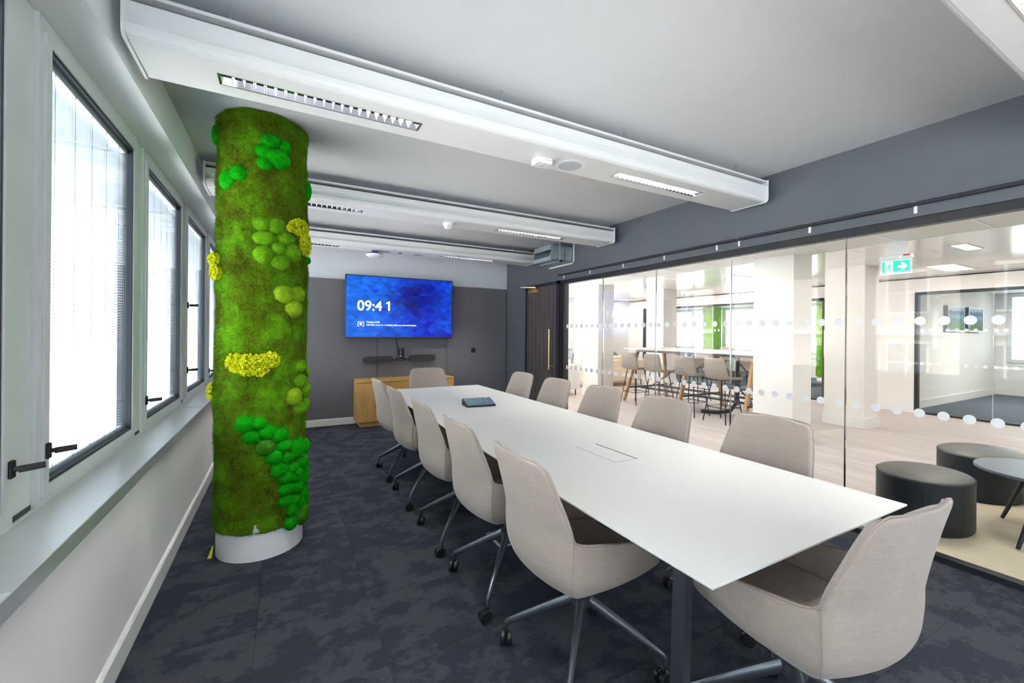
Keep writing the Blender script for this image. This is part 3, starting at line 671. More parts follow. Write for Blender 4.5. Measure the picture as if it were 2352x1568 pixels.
    # base
    part('column', MB().lathe([(0.026, 0.27), (0.026, 0.38), (0.06, 0.408), (0.10, 0.434)], n=20), 'gunmetal', t0)
    part('hub', MB().lathe([(0.02, 0.245), (0.042, 0.255), (0.042, 0.295), (0.028, 0.305)], n=20), 'gunmetal', t0)
    wheel = None
    for k in range(4):
        a = PI / 4 + k * PI / 2; ca, sa = math.cos(a), math.sin(a)
        P = lambda r, z: (r * ca, r * sa, z)
        lg = part('leg', MB().tube([P(0.02, 0.282), P(0.12, 0.228), P(0.22, 0.172), P(0.305, 0.124), P(0.325, 0.112), P(0.333, 0.102), P(0.334, 0.07)], [0.024, 0.021, 0.0175, 0.0135, 0.0125, 0.0115, 0.0095], 10, sx=0.82), 'gunmetal', t0)
        th = a + PI / 2 + 0.5 * (k - 1.5); ct, st = math.cos(th), math.sin(th)
        cm = MB(); cx, cy_ = P(0.334, 0)[:2]; cx -= ct * 0.012; cy_ -= st * 0.012
        for s_ in (-1, 1):
            q = Vector((-st, ct, 0)); cc = Vector((cx, cy_, 0.0315)); e0 = cc + q * (s_ * 0.003); e1 = cc + q * (s_ * 0.024)
            cm.tube([e0, e0 + (e1 - e0) * 0.15, e0 + (e1 - e0) * 0.8, e1, e1 - (e1 - e0) * 0.08, e1 - (e1 - e0) * 0.25], [0.027, 0.0315, 0.0315, 0.027, 0.018, 0.013], 20)
        cm.tube([(cx, cy_, 0.036), (cx + ct * 0.012, cy_ + st * 0.012, 0.074)], [0.012, 0.008], 8)
        part('caster', cm, 'black', lg)
    return t0
chair = make_chair()
first = [True]
def put_chair(x, y, deg, label, group='chairs around the conference table'):
    if first[0]:
        first[0] = False; chair.location = (x, y, 0); chair.rotation_euler = (0, 0, math.radians(deg)); chair['label'] = label; return chair
    return dup(chair, (x, y, 0), math.radians(deg), label, group)
put_chair(1.12, 1.43, -91, 'beige fabric swivel chair on the window side, next to the near table end')
put_chair(1.12, 2.09, -90, 'beige fabric swivel chair on the window side, second from the near table end')
put_chair(1.12, 2.76, -90, 'beige fabric swivel chair on the window side, in the middle of its row of five')
put_chair(1.12, 3.53, -89, 'beige fabric swivel chair on the window side, second from the screen wall')
put_chair(1.12, 4.24, -88, 'beige fabric swivel chair on the window side, last before the oak cabinet')
put_chair(2.10, 1.39, 90, 'beige fabric swivel chair on the glass wall side, next to the near table end')
put_chair(2.10, 2.13, 90, 'beige fabric swivel chair on the glass wall side, second from the near table end')
put_chair(2.10, 2.80, 90, 'beige fabric swivel chair on the glass wall side, in the middle of its row')
put_chair(2.10, 3.485, 91, 'beige fabric swivel chair on the glass wall side, second from the dark door')
put_chair(2.10, 4.17, 92, 'beige fabric swivel chair on the glass wall side, last one beside the dark door')
put_chair(1.530, 0.800, -4, 'beige fabric swivel chair at the near head of the table, seen from behind')
put_chair(1.61, 4.90, 180, 'beige fabric swivel chair at the far head of the table, facing the camera')

# ------------------------------------------------------------------ things on the table
tc = thing('touch_console', (1.555, 3.49, 0.74), 'dark wedge shaped touch console with a lit screen on the white table', 'touch panel')
tc.rotation_euler = (0, 0, math.radians(-6))
o_ = (1.555, 3.49, 0.74)
def L(x, y, z): return (o_[0] + x, o_[1] + y, o_[2] + z)
part('body', MB().prism([(o_[1] - 0.085, 0.7408), (o_[1] + 0.075, 0.7408), (o_[1] + 0.085, 0.748), (o_[1] + 0.078, 0.797), (o_[1] - 0.088, 0.756)], o_[0] - 0.132, o_[0] + 0.132, 'x'), 'grille_dark' if 'grille_dark' in M else 'black_matt', tc)
sl_ = (0.797 - 0.756) / 0.166
def ts(x, y, lift): return (o_[0] + x, o_[1] + y, 0.756 + (y + 0.088) * sl_ + lift)
part('screen', MB().put([ts(-0.127, -0.083, 0.0009), ts(0.127, -0.083, 0.0009), ts(0.127, 0.073, 0.0009), ts(-0.127, 0.073, 0.0009)], [(0, 1, 2, 3)]), 'tabscreen', tc)
ic = MB()
for (x, y, a) in ((-0.075, -0.01, 0.008), (-0.03, -0.008, 0.007), (0.02, -0.005, 0.010), (0.075, -0.003, 0.007), (0.085, 0.055, 0.010)):
    ic.put([ts(x - a, y - a * 0.5, 0.0014), ts(x + a, y - a * 0.5, 0.0014), ts(x + a, y + a * 0.5, 0.0014), ts(x - a, y + a * 0.5, 0.0014)], [(0, 1, 2, 3)])
part('screen_icons', ic, 'exit_white_dim' if 'exit_white_dim' in M else 'grille', tc)
solo('console_cable', MB().tube([(1.535, 3.585, 0.752), (1.53, 3.62, 0.745), (1.522, 3.75, 0.7442), (1.512, 3.94, 0.744)], 0.0028, 6), 'grille', (1.52, 3.7, 0.744), 'thin grey cable running from the touch console to the table slot', 'cable')

# ------------------------------------------------------------------ back wall: screen, speakers, camera, cabinet, socket
TX0, TX1, TZ0, TZ1, TY = 0.803, 2.475, 1.293, 2.243, 6.655
tv = thing('television', (1.64, TY + 0.03, 1.77), 'large wall mounted television showing a blue triangle pattern and the time', 'television')
part('housing', MB().rbox((TX0, TY, TZ0), (TX1, TY + 0.045, TZ1), 0.004), 'black', tv)
part('wall_bracket', MB().box((1.3, TY + 0.045, 1.5), (1.98, YB - 0.0365, 2.05)), 'black_matt', tv)
NXT, NZT = 24, 14
vs, fs, cs = [], [], []
sx0, sx1, sz0, sz1 = TX0 + 0.014, TX1 - 0.014, TZ0 + 0.02, TZ1 - 0.014
rt = random.Random(11)
hw = (sx1 - sx0) / NXT; hz = (sz1 - sz0) / NZT
def sc(x, z):
    u = (x - sx0) / (sx1 - sx0); v = (z - sz0) / (sz1 - sz0)
    a = max(0.0, min(1.0, (u - 0.16 - 0.22 * v) * 2.2)); core = math.exp(-(((u - 0.62) / 0.22) ** 2 + ((v - 0.68) / 0.26) ** 2))
    lite = (0.0, 0.09 + 0.075 * (1 - u), 0.90); deep = (0.0, 0.004, 0.48); r = rt.random()
    k = min(1.0, a * 0.75 + core * 0.6); k = max(0, min(1, k + (r - 0.5) * 0.62))
    c = [lite[i] * (1 - k) + deep[i] * k for i in range(3)]
    g = 0.85 - 0.5 * core + (rt.random() - 0.5) * 0.5
    if u > 0.8 and v > 0.1: c[1] += 0.02; g += 0.12
    return tuple(max(0, q * max(0.16, g)) for q in c) + (1,)
for r in range(NZT):
    z0 = sz0 + r * hz; z1 = z0 + hz; sh_ = r % 2
    for q in range(-1, NXT // 2 + 1):
        for up in (1, 0):
            xa = sx0 + (2 * q + sh_) * hw + (0 if up else hw)
            tri = [(xa, z0), (xa + 2 * hw, z0), (xa + hw, z1)] if up else [(xa + 2 * hw, z1), (xa, z1), (xa + hw, z0)]
            pol = tri
            for lim, sgn in ((sx0, 1), (sx1, -1)):
                newp = []
                for i in range(len(pol)):
                    p, n_ = pol[i], pol[(i + 1) % len(pol)]; pi_, ni_ = sgn * (p[0] - lim) >= -1e-9, sgn * (n_[0] - lim) >= -1e-9
                    if pi_: newp.append(p)
                    if pi_ != ni_:
                        t_ = (lim - p[0]) / (n_[0] - p[0]); newp.append((lim, p[1] + t_ * (n_[1] - p[1])))
                pol = newp
                if len(pol) < 3: break
            if len(pol) < 3: continue
            ar = abs(sum(pol[i][0] * pol[(i + 1) % len(pol)][1] - pol[(i + 1) % len(pol)][0] * pol[i][1] for i in range(len(pol)))) / 2
            if ar < 1e-6: continue
            b0 = len(vs); vs += [(x - 1.64, -0.0315, z - 1.77) for x, z in pol]; fs.append(tuple(range(b0, b0 + len(pol))))
            mx_ = sum(p[0] for p in pol) / len(pol); mz_ = sum(p[1] for p in pol) / len(pol); cs.append((sc(mx_, mz_), len(pol)))
me = bpy.data.meshes.new('screen'); me.from_pydata(vs, [], fs); ca_ = me.color_attributes.new('Col', 'FLOAT_COLOR', 'CORNER')
flat = []
for c_, n_ in cs: flat += list(c_) * n_
ca_.data.foreach_set('color', flat); me.materials.append(M['screen']); me.update(); link('screen', me, tv)
def tv_text(body, size, x, z, bold=0.0):
    me = text_mesh(body, size, 'text', 'screen_text', 0.0004, bold=bold); o = link('screen_text', me, tv, (x - 1.64, -0.0325, z - 1.77)); o.rotation_euler = (PI / 2, 0, 0); return o
tv_text('09:4', 0.213, 0.970, 1.713, 0.0035)
part('screen_text', MB().prism([(1.424, 1.715), (1.424, 1.832), (1.392, 1.816), (1.392, 1.840), (1.432, 1.862), (1.452, 1.862), (1.452, 1.715)], TY - 0.0028, TY - 0.0018, 'y'), 'text', tv)
tv_text('Cortes LON', 0.038, 1.105, 1.526, 0.0008)
tv_text('Add this room to a meeting with your personal device', 0.0345, 1.105, 1.485, 0.0007)
cast = MB(); cx_, cz_ = 1.025, 1.505
for (a, b, c_, d) in ((-0.045, 0.032, 0.045, 0.039), (-0.045, -0.036, -0.038, 0.039), (0.038, -0.036, 0.045, 0.039), (-0.045, -0.036, -0.02, -0.029), (0.02, -0.036, 0.045, -0.029)):
    cast.box((cx_ + a, TY - 0.0028, cz_ + b), (cx_ + c_, TY - 0.0018, cz_ + d))
arc = [(cx_ + 0.0, cz_ - 0.03)] + [(cx_ + 0.034 * math.sin(t), cz_ - 0.02 + 0.042 * math.cos(t)) for t in np.linspace(0.85, -0.85, 9)]
cast.prism([(x, z) for x, z in arc], TY - 0.0028, TY - 0.0018, 'y')
part('screen_icon', cast, 'text', tv)
def speaker(x0, x1, zc, label):
    s = thing('speaker_bar', ((x0 + x1) / 2, 6.73, zc), label, 'speaker', 'speaker bars under the television')
    h = 0.05; pts = [(x0 + h + h * math.cos(t), zc + h * math.sin(t)) for t in np.linspace(PI / 2, 1.5 * PI, 12)] + [(x1 - h + h * math.cos(t), zc + h * math.sin(t)) for t in np.linspace(-PI / 2, PI / 2, 12)]
    part('grille', MB().prism(pts, 6.695, 6.75, 'y'), 'fabric_grey', s)
    part('bracket', MB().box(((x0 + x1) / 2 - 0.08, 6.75, zc - 0.02), ((x0 + x1) / 2 + 0.08, YB - 0.034, zc + 0.02)), 'black_matt', s)
speaker(1.075, 1.525, 0.965, 'dark rounded speaker bar under the television, left of the camera')
speaker(1.785, 2.205, 0.975, 'dark rounded speaker bar under the television, right of the camera')
cmr = thing('video_camera', (1.645, 6.70, 0.96), 'black cylindrical conference camera on a shelf bracket under the television', 'camera')
part('body', MB().lathe([(0.036, 0.985), (0.038, 0.995), (0.038, 1.125), (0.034, 1.132)], (1.645, 6.69, 0), 24), 'black', cmr)
part('ring', MB().lathe([(0.0385, 1.005), (0.0385, 1.010)], (1.645, 6.69, 0), 24), 'chrome', cmr)
part('base', MB().lathe([(0.055, 0.945), (0.075, 0.952), (0.075, 0.975), (0.05, 0.986)], (1.645, 6.69, 0), 24), 'black_matt', cmr)
part('bracket', MB().box((1.60, 6.72, 0.935), (1.69, YB - 0.034, 0.95)), 'black_matt', cmr)
solo('wall_cable', MB().tube([(1.575, 6.76, 1.292), (1.58, 6.755, 1.20), (1.60, 6.75, 1.10), (1.615, 6.75, 1.0)], 0.004, 6).tube([(1.585, 6.76, 1.292), (1.59, 6.755, 1.22), (1.612, 6.752, 1.12), (1.625, 6.75, 1.0)], 0.003, 6), 'black', (1.59, 6.76, 1.1), 'black cables dropping from the television to the conference camera', 'cable')
solo('speaker_cable', MB().tube([(1.50, 6.757, 0.955), (1.54, 6.755, 0.95), (1.575, 6.75, 0.962)], 0.0035, 6).tube([(1.715, 6.75, 0.962), (1.75, 6.755, 0.955), (1.80, 6.757, 0.965)], 0.0035, 6), 'black', (1.645, 6.755, 0.955), 'short black leads joining the speaker bars to the camera base', 'cable')
so = thing('wall_socket', (2.90, YB - 0.036, 1.085), 'square black wall socket on the acoustic panel right of the television', 'socket')
part('plate', MB().rbox((2.86, YB - 0.046, 1.045), (2.94, YB - 0.0355, 1.125), 0.003), 'black', so)
part('insert', MB().rbox((2.875, YB - 0.049, 1.06), (2.925, YB - 0.046, 1.11), 0.001), 'black_matt', so)
cr = thing('cabinet', (1.68, 6.56, 0), 'low oak cabinet with three doors against the screen wall', 'cabinet')
CX0, CX1, CY0, CY1, CZ = 0.945, 2.415, 6.395, 6.755, 0.682
part('carcass', MB().box((CX0, CY0 + 0.02, 0.075), (CX0 + 0.02, CY1, CZ - 0.03)).box((CX1 - 0.02, CY0 + 0.02, 0.075), (CX1, CY1, CZ - 0.03)).box((CX0 + 0.02, CY0 + 0.022, 0.075), (CX1 - 0.02, CY1, CZ - 0.03)), 'oak', cr)
part('top', MB().rbox((CX0 - 0.001, CY0, CZ - 0.03), (CX1 + 0.001, CY1, CZ), 0.0015), 'oak', cr)
part('plinth', MB().box((CX0 + 0.045, CY0 + 0.045, 0.0), (CX1 - 0.045, CY1, 0.075)), 'oak', cr)
dw = (CX1 - CX0) / 3
for k in range(3):
    part('door', MB().rbox((CX0 + dw * k + 0.0015, CY0, 0.077), (CX0 + dw * (k + 1) - 0.0015, CY0 + 0.019, CZ - 0.040), 0.0015), 'oak', cr)

# ------------------------------------------------------------------ ceiling devices
def on_beam(x, y): return (x, y, 2.49)
sn = thing('motion_sensor', (1.425, 2.255, 2.49), 'small white box sensor under the near ceiling beam', 'sensor')
part('housing', MB().rbox((1.372, 2.212, 2.452), (1.478, 2.298, 2.4895), 0.004), 'plastic_white', sn)
part('lens', MB().lathe([(0.005, 2.447), (0.016, 2.449), (0.017, 2.4525)], (1.425, 2.255, 0), 16), 'grille', sn)
for k in range(3): part('button', MB().lathe([(0.005, 2.2115), (0.005, 2.2125)], (1.435 + 0.014 * k, 0, 2.474), 10, axis='y'), 'grille', sn)
def cspk(x, y, label):
    s = thing('ceiling_speaker', (x, y, 2.49), label, 'speaker', 'round speakers in the ceiling beams')
    part('rim', MB().lathe([(0.078, 2.4895), (0.092, 2.4875), (0.098, 2.4885), (0.098, 2.4905), (0.07, 2.4915)], (x, y, 0), 36), 'plastic_white', s)
    part('grille', MB().lathe([(0.0, 2.4862), (0.076, 2.4872), (0.078, 2.4895)], (x, y, 0), 36), 'grille', s)
cspk(1.64, 2.252, 'round white ceiling speaker in the near beam, beside the sensor box')
cspk(1.678, 5.93, 'round white ceiling speaker in the beam closest to the screen wall')
sd_ = thing('smoke_detector', (1.45, 4.04, 2.49), 'small white smoke detector hanging under the second ceiling beam', 'smoke detector')
part('base', MB().lathe([(0.05, 2.468), (0.052, 2.472), (0.052, 2.4895)], (1.45, 4.04, 0), 24), 'plastic_white', sd_)
part('head', MB().lathe([(0.018, 2.428), (0.034, 2.434), (0.04, 2.45), (0.046, 2.468)], (1.45, 4.04, 0), 24), 'plastic_white', sd_)
part('vents', MB().lathe([(0.0395, 2.447), (0.0425, 2.452), (0.043, 2.456)], (1.45, 4.04, 0), 12), 'grille', sd_)
ap = thing('wireless_access_point', (1.09, 5.95, 2.49), 'white disc shaped wireless access point on a purple bracket under the far beam', 'access point')
part('disc', MB().lathe([(0.03, 2.405), (0.085, 2.410), (0.112, 2.424), (0.116, 2.436), (0.106, 2.446)], (1.09, 5.95, 0), 32), 'plastic_white', ap)
part('back_plate', MB().lathe([(0.10, 2.446), (0.10, 2.456), (0.06, 2.462)], (1.09, 5.95, 0), 24), 'black_matt', ap)
part('bracket', MB().box((1.05, 5.92, 2.46), (1.13, 5.98, 2.4895)), 'purple', ap)
solo('beam_sensor', MB().lathe([(0.012, 2.484), (0.024, 2.486), (0.026, 2.4897)], (1.43, 5.93, 0), 16), 'black_matt', (1.43, 5.93, 2.49), 'tiny dark round sensor in the far beam, between access point and speaker', 'sensor')

# duct unit by the far beam
du = thing('ventilation_duct', (3.37, 5.03, 2.49), 'galvanised steel ventilation duct poking from the grey wall near the door', 'duct')
dx0, dx1, dy0, dy1, dz0, dz1 = 3.20, 3.569, 4.81, 5.25, 2.392, 2.602
tk = 0.006
part('casing', MB().box((dx0, dy0, dz0), (dx1, dy0 + tk, dz1)).box((dx0, dy1 - tk, dz0), (dx1, dy1, dz1)).box((dx0, dy0, dz0), (dx1, dy1, dz0 + tk)).box((dx0, dy0, dz1 - tk), (dx1, dy1, dz1)).box((dx0 + 0.22, dy0, dz0), (dx0 + 0.23, dy1, dz1)), 'galv', du)
part('flange', MB().box((dx0 - 0.004, dy0, dz0), (dx0 + 0.004, dy1, dz0 + 0.055)).box((dx0 - 0.004, dy0, dz1 - 0.065), (dx0 + 0.004, dy1, dz1)), 'galv', du)
part('baffle', MB().bar((dx0 + 0.03, dy0 + 0.01, dz1 - 0.075), (dx0 + 0.03, dy1 - 0.01, dz1 - 0.075), 0.08, 0.004), 'beam_dark', du)
part('hanger', MB().tube([(3.33, dy0 - 0.02, 2.36), (3.33, dy0 - 0.02, ZC)], 0.006, 6).tube([(3.33, dy1 + 0.02, 2.36), (3.33, dy1 + 0.02, ZC)], 0.006, 6).box((3.315, dy0 - 0.03, 2.372), (3.345, dy1 + 0.03, 2.390)), 'galv', du)
part('hanger_clamp', MB().box((3.32, dy0 - 0.045, 2.37), (3.36, dy0 - 0.02, 2.395)).box((3.325, dy1 + 0.015, 2.345), (3.337, dy1 + 0.027, 2.372)), 'black', du)
part('wall_collar', MB().box((3.556, 4.775, 2.365), (3.5695, 4.795, 2.70)).box((3.556, 4.775, 2.365), (3.5695, 5.40, 2.385)), 'plastic_white', du)
rl = thing('wall_rail', (3.53, 2.0, 2.235), 'long black rail on white brackets along the grey wall above the glass', 'rail')
part('rail', MB().rbox((3.518, -2.0, 2.226), (3.542, 5.10, 2.250), 0.004), 'frame_black', rl)
for yb in (5.02, 4.43, 3.81, 3.19, 2.57, 2.35, 1.775, 1.155, 0.5):
    part('bracket', MB().box((3.562, yb - 0.008, 2.185), (3.5695, yb + 0.008, 2.245)).box((3.53, yb - 0.012, 2.2495), (3.5695, yb + 0.012, 2.2535)), 'plastic_white', rl)

# ------------------------------------------------------------------ moss column
MX, MY = -0.118, 3.228
mc = thing('moss_column', (MX, MY, 0), 'round column clad in green moss with bright cushion moss clusters and white base', 'moss column')
part('base', MB().lathe([(0.246, 0.0), (0.246, 0.22)], (MX, MY, 0), 64), 'plastic_white', mc)
nprng = np.random.default_rng(5)
from mathutils import noise as mnoise
def nz(x, y, z): return mnoise.noise(Vector((x, y, z)))
NT_, NZ_ = 120, 220
Pm = np.zeros((NZ_, NT_, 3))
def moss_r(th, z):
    x, y = math.cos(th), math.sin(th)
    return 0.254 + 0.012 * nz(x * 1.6, y * 1.6, z * 2.4) + 0.014 * nz(x * 3.2, y * 3.2, z * 9 + 9) + 0.006 * nz(x * 14, y * 14, z * 18 + 4)
for i in range(NZ_):
    z = 0.165 + (2.725 - 0.165) * i / (NZ_ - 1)
    for j in range(NT_):
        th = 2 * PI * j / NT_; r = moss_r(th, z)
        if i == 0: r = 0.247
        zz = z + (0.012 * nz(math.cos(th) * 4, math.sin(th) * 4, 3.3) if i < 3 else 0)
        Pm[i, j] = (MX + r * math.cos(th), MY + r * math.sin(th), zz)
part('sheet_moss', MB().grid(Pm, closed_u=True), 'moss', mc)
def blades(pos, nrm, ln, wd, jit):
    """thin triangular leaflets growing out of points"""
    n = len(pos); d = nrm + nprng.normal(0, jit, (n, 3)); d /= np.linalg.norm(d, axis=1)[:, None]
    s = np.cross(d, nprng.normal(0, 1, (n, 3))); s /= np.linalg.norm(s, axis=1)[:, None] + 1e-9
    l = (ln * nprng.uniform(0.5, 1.3, n))[:, None]; w_ = (wd * nprng.uniform(0.6, 1.3, n))[:, None]
    v = np.stack([pos - s * w_, pos + s * w_, pos + d * l], 1).reshape(-1, 3)
    return v
def tri_mesh(name, v, mat, off):
    me = bpy.data.meshes.new(name); n = len(v) // 3
    me.vertices.add(len(v)); me.vertices.foreach_set('co', (v - np.asarray(off)).astype(np.float32).ravel())
    me.loops.add(len(v)); me.loops.foreach_set('vertex_index', np.arange(len(v), dtype=np.int32))
    me.polygons.add(n); me.polygons.foreach_set('loop_start', np.arange(0, len(v), 3, dtype=np.int32))
    try: me.polygons.foreach_set('loop_total', np.full(n, 3, dtype=np.int32))
    except Exception: pass
    me.materials.append(M[mat]); me.update(); me.validate(); return me
NBL = 220000
th = nprng.uniform(-PI, 0.6, NBL); zz = nprng.uniform(0.16, 2.715, NBL)
ii = np.clip(((zz - 0.165) / (2.56) * (NZ_ - 1)).round().astype(int), 0, NZ_ - 1); jj = (np.mod(th, 2 * PI) / (2 * PI) * NT_).round().astype(int) % NT_
rr = np.hypot(Pm[ii, jj, 0] - MX, Pm[ii, jj, 1] - MY) - 0.002
pos = np.stack([MX + rr * np.cos(th), MY + rr * np.sin(th), zz], 1); nrm = np.stack([np.cos(th), np.sin(th), np.full(NBL, -0.15)], 1)
o = link('moss_fibres', tri_mesh('moss_fibres', blades(pos, nrm, 0.016, 0.0009, 0.8), 'moss', (MX, MY, 0)), mc); o['kind'] = 'stuff'
MOUNDS = [('v', -1.401, 2.552, 0.055, 0.042), ('v', -1.558, 2.486, 0.042, 0.039), ('v', -1.084, 2.54, 0.038, 0.04), ('v', -1.234, 2.458, 0.072, 0.057), ('v', -1.526, 2.408, 0.042, 0.042), ('v', -2.081, 2.337, 0.052, 0.046), ('v', -2.359, 2.299, 0.058, 0.057), ('v', -3.023, 2.614, 0.030, 0.062), ('v', -0.05, 2.352, 0.032, 0.063), ('v', -0.048, 1.88, 0.047, 0.028), ('m', -1.561, 2.043, 0.048, 0.042), ('m', -1.248, 2.038, 0.051, 0.049), ('m', -1.492, 1.958, 0.065, 0.044), ('m', -1.036, 1.971, 0.054, 0.046), ('m', -1.217, 1.903, 0.043, 0.041), ('m', -0.859, 1.894, 0.060, 0.058), ('m', -1.516, 1.858, 0.055, 0.054), ('m', -1.157, 1.823, 0.059, 0.047), ('l', -1.062, 1.624, 0.058, 0.053), ('l', -0.664, 1.633, 0.058, 0.049), ('l', -0.799, 1.539, 0.062, 0.057), ('y', -0.66, 2.061, 0.085, 0.059), ('y', -0.42, 1.965, 0.075, 0.075), ('y', -1.012, 2.039, 0.019, 0.019), ('y', -2.86, 1.833, 0.045, 0.042), ('y', -2.75, 1.751, 0.055, 0.046), ('y', -2.072, 1.205, 0.06, 0.055), ('y', -1.827, 1.192, 0.063, 0.066), ('y', -1.583, 1.19, 0.055, 0.066), ('y', -1.369, 1.221, 0.052, 0.05), ('y', -3.022, 1.015, 0.038, 0.057), ('m', -0.523, 1.167, 0.055, 0.042), ('m', -0.539, 1.069, 0.058, 0.05), ('m', -0.22, 1.008, 0.06, 0.062), ('m', -0.595, 0.892, 0.06, 0.045), ('m', -0.046, 1.117, 0.028, 0.042), ('m', -0.202, 0.904, 0.041, 0.052), ('l', -0.765, 0.973, 0.058, 0.059), ('v', -1.879, 0.836, 0.057, 0.05), ('v', -1.579, 0.834, 0.042, 0.037), ('v', -1.737, 0.759, 0.053, 0.041), ('v', -1.412, 0.781, 0.052, 0.042), ('v', -1.141, 0.749, 0.05, 0.046), ('v', -1.041, 0.682, 0.056, 0.04), ('v', -1.262, 0.62, 0.051, 0.045), ('v', -0.95, 0.599, 0.048, 0.039), ('v', -0.672, 0.643, 0.064, 0.064), ('v', -1.145, 0.536, 0.054, 0.047), ('v', -0.818, 0.526, 0.05, 0.036), ('v', -0.423, 0.539, 0.06, 0.046), ('v', -0.10, 0.615, 0.042, 0.052), ('v', -0.985, 0.476, 0.052, 0.037), ('v', -0.652, 0.463, 0.055, 0.048), ('v', -0.28, 0.431, 0.055, 0.07), ('v', -0.982, 0.401, 0.052, 0.04), ('v', -0.63, 0.389, 0.05, 0.045), ('v', -0.244, 0.319, 0.05, 0.041), ('v', -0.968, 0.326, 0.049, 0.04), ('v', -0.684, 0.313, 0.048, 0.035), ('v', -0.807, 0.252, 0.045, 0.044), ('v', -0.526, 0.272, 0.048, 0.037), ('v', -0.08, 0.258, 0.042, 0.052), ('v', -0.827, 0.178, 0.047, 0.049), ('v', -0.049, 0.498, 0.03, 0.052), ('v', -0.05, 0.183, 0.03, 0.05), ('x', -1.447, 0.688, 0.059, 0.051), ('x', -0.373, 0.185, 0.07, 0.07)]
MAT = {'v': 'moss_vivid', 'm': 'moss_mid', 'l': 'moss_lime', 'x': 'moss_mixed', 'y': 'lichen'}
ico = None
import bmesh as _bm
def ico_np(sub):
    b = _bm.new(); _bm.ops.create_icosphere(b, subdivisions=sub, radius=1.0); b.verts.ensure_lookup_table()
    v = np.array([q.co[:] for q in b.verts]); f = [tuple(x.index for x in q.verts) for q in b.faces]; b.free(); return v, f
I3, I2, I1 = ico_np(3), ico_np(2), ico_np(1)
for (k, th0, z0, a, b) in MOUNDS:
    R0 = 0.257; ra = Vector((math.cos(th0), math.sin(th0), 0)); ta = Vector((-math.sin(th0), math.cos(th0), 0)); ctr = Vector((MX, MY, z0)) + ra * (R0 - 0.004)
    if k != 'y':
        dep = 0.030 + 0.35 * (min(a, b) - 0.03); seed = th0 * 7 + z0 * 3
        V0 = I3[0].copy(); P = np.zeros_like(V0)
        for i, q in enumerate(V0):
            m_ = 1 + 0.10 * nz(q[0] * 2 + seed, q[1] * 2, q[2] * 2) + 0.05 * nz(q[0] * 6, q[1] * 6 + seed, q[2] * 6)
            curve = (q[1] * a) ** 2 / (2 * R0)
            p = ctr + ra * (q[0] * dep * m_ - curve) + ta * (q[1] * a * 1.06 * m_) + Vector((0, 0, q[2] * b * 1.06 * m_)); P[i] = p
        mo = part('moss_cushion', MB().put(P, I3[1], True), MAT[k], mc, {'v': 'vivid green cushion moss', 'm': 'mid green cushion moss', 'l': 'lime green cushion moss', 'x': 'leaf green cushion moss'}[k])
        nb_ = 1500; idx_ = nprng.integers(0, len(P), nb_); tri = np.array(I3[1])[nprng.integers(0, len(I3[1]), nb_)]
        bw = nprng.dirichlet((1, 1, 1), nb_); pp = (P[tri] * bw[:, :, None]).sum(1); nn = (V0[tri] * bw[:, :, None]).sum(1)
        nw_ = nn[:, :1] * np.array(ra) + nn[:, 1:2] * np.array(ta) + nn[:, 2:3] * np.array((0, 0, 1.0))
        keep = nn[:, 0] > -0.25
        fo = link('fibres', tri_mesh('fibres', blades(pp[keep], nw_[keep], 0.0045, 0.0011, 0.5), MAT[k], (MX, MY, 0)), mo); fo['kind'] = 'stuff'
    else:
        m = MB(); nb_ = int(50 + 60000 * a * b)
        for _ in range(nb_):
            u, v_ = nprng.uniform(-1, 1, 2)
            if u * u + v_ * v_ > 1.05: continue
            rad = nprng.uniform(0.0038, 0.0085); h = 0.012 + 0.030 * (1 - 0.6 * (u * u + v_ * v_)) * nprng.uniform(0.5, 1.1)
            c = ctr + ra * (h - (u * a) ** 2 / (2 * R0)) + ta * (u * a) + Vector((0, 0, v_ * b))
            jit = 1 + nprng.normal(0, 0.16, (len(I1[0]), 1))
            m.put(I1[0] * jit * rad + np.array(c), I1[1], True)
        m.put(I2[0] * np.array([1, 1, 1]) * 0 + np.array(ctr), I2[1][:1]) if False else None
        V0 = I2[0]; P = np.array([ctr + ra * (q[0] * 0.022 - (q[1] * a) ** 2 / (2 * R0)) + ta * (q[1] * a) + Vector((0, 0, q[2] * b)) for q in V0]); m.put(P, I2[1], True)
        part('reindeer_moss', m, 'lichen', mc, 'yellow green reindeer moss clump')
yt = solo('cable_tag', MB().prism([(-0.376 - 0.012, 0.002), (-0.376 + 0.012, 0.0), (-0.372, 0.075), (-0.380, 0.070)], 3.14, 3.143, 'y'), 'yellow', (-0.376, 3.14, 0), 'small yellow tag sticking out at the foot of the moss column', 'tag')
yt.location = (-0.385, 3.145, 0); yt.rotation_euler = (0, 0.25, 0.5)

# floor boxes under the table
def fbox(x, y, label):
    f = thing('floor_box', (x, y, 0), label, 'floor box', 'floor boxes under the table')
    part('rim', MB().box((x - 0.11, y - 0.11, 0.0005), (x + 0.11, y - 0.095, 0.006)).box((x - 0.11, y + 0.095, 0.0005), (x + 0.11, y + 0.11, 0.006)).box((x - 0.11, y - 0.095, 0.0005), (x - 0.095, y + 0.095, 0.006)).box((x + 0.095, y - 0.095, 0.0005), (x + 0.11, y + 0.095, 0.006)), 'grille', f)
    part('lid', MB().box((x - 0.095, y - 0.095, 0.0005), (x + 0.095, y + 0.095, 0.004)), 'carpet', f)
fbox(1.36, 2.55, 'grey rimmed floor box under the near half of the table')
fbox(1.42, 3.99, 'grey rimmed floor box under the far half of the table')

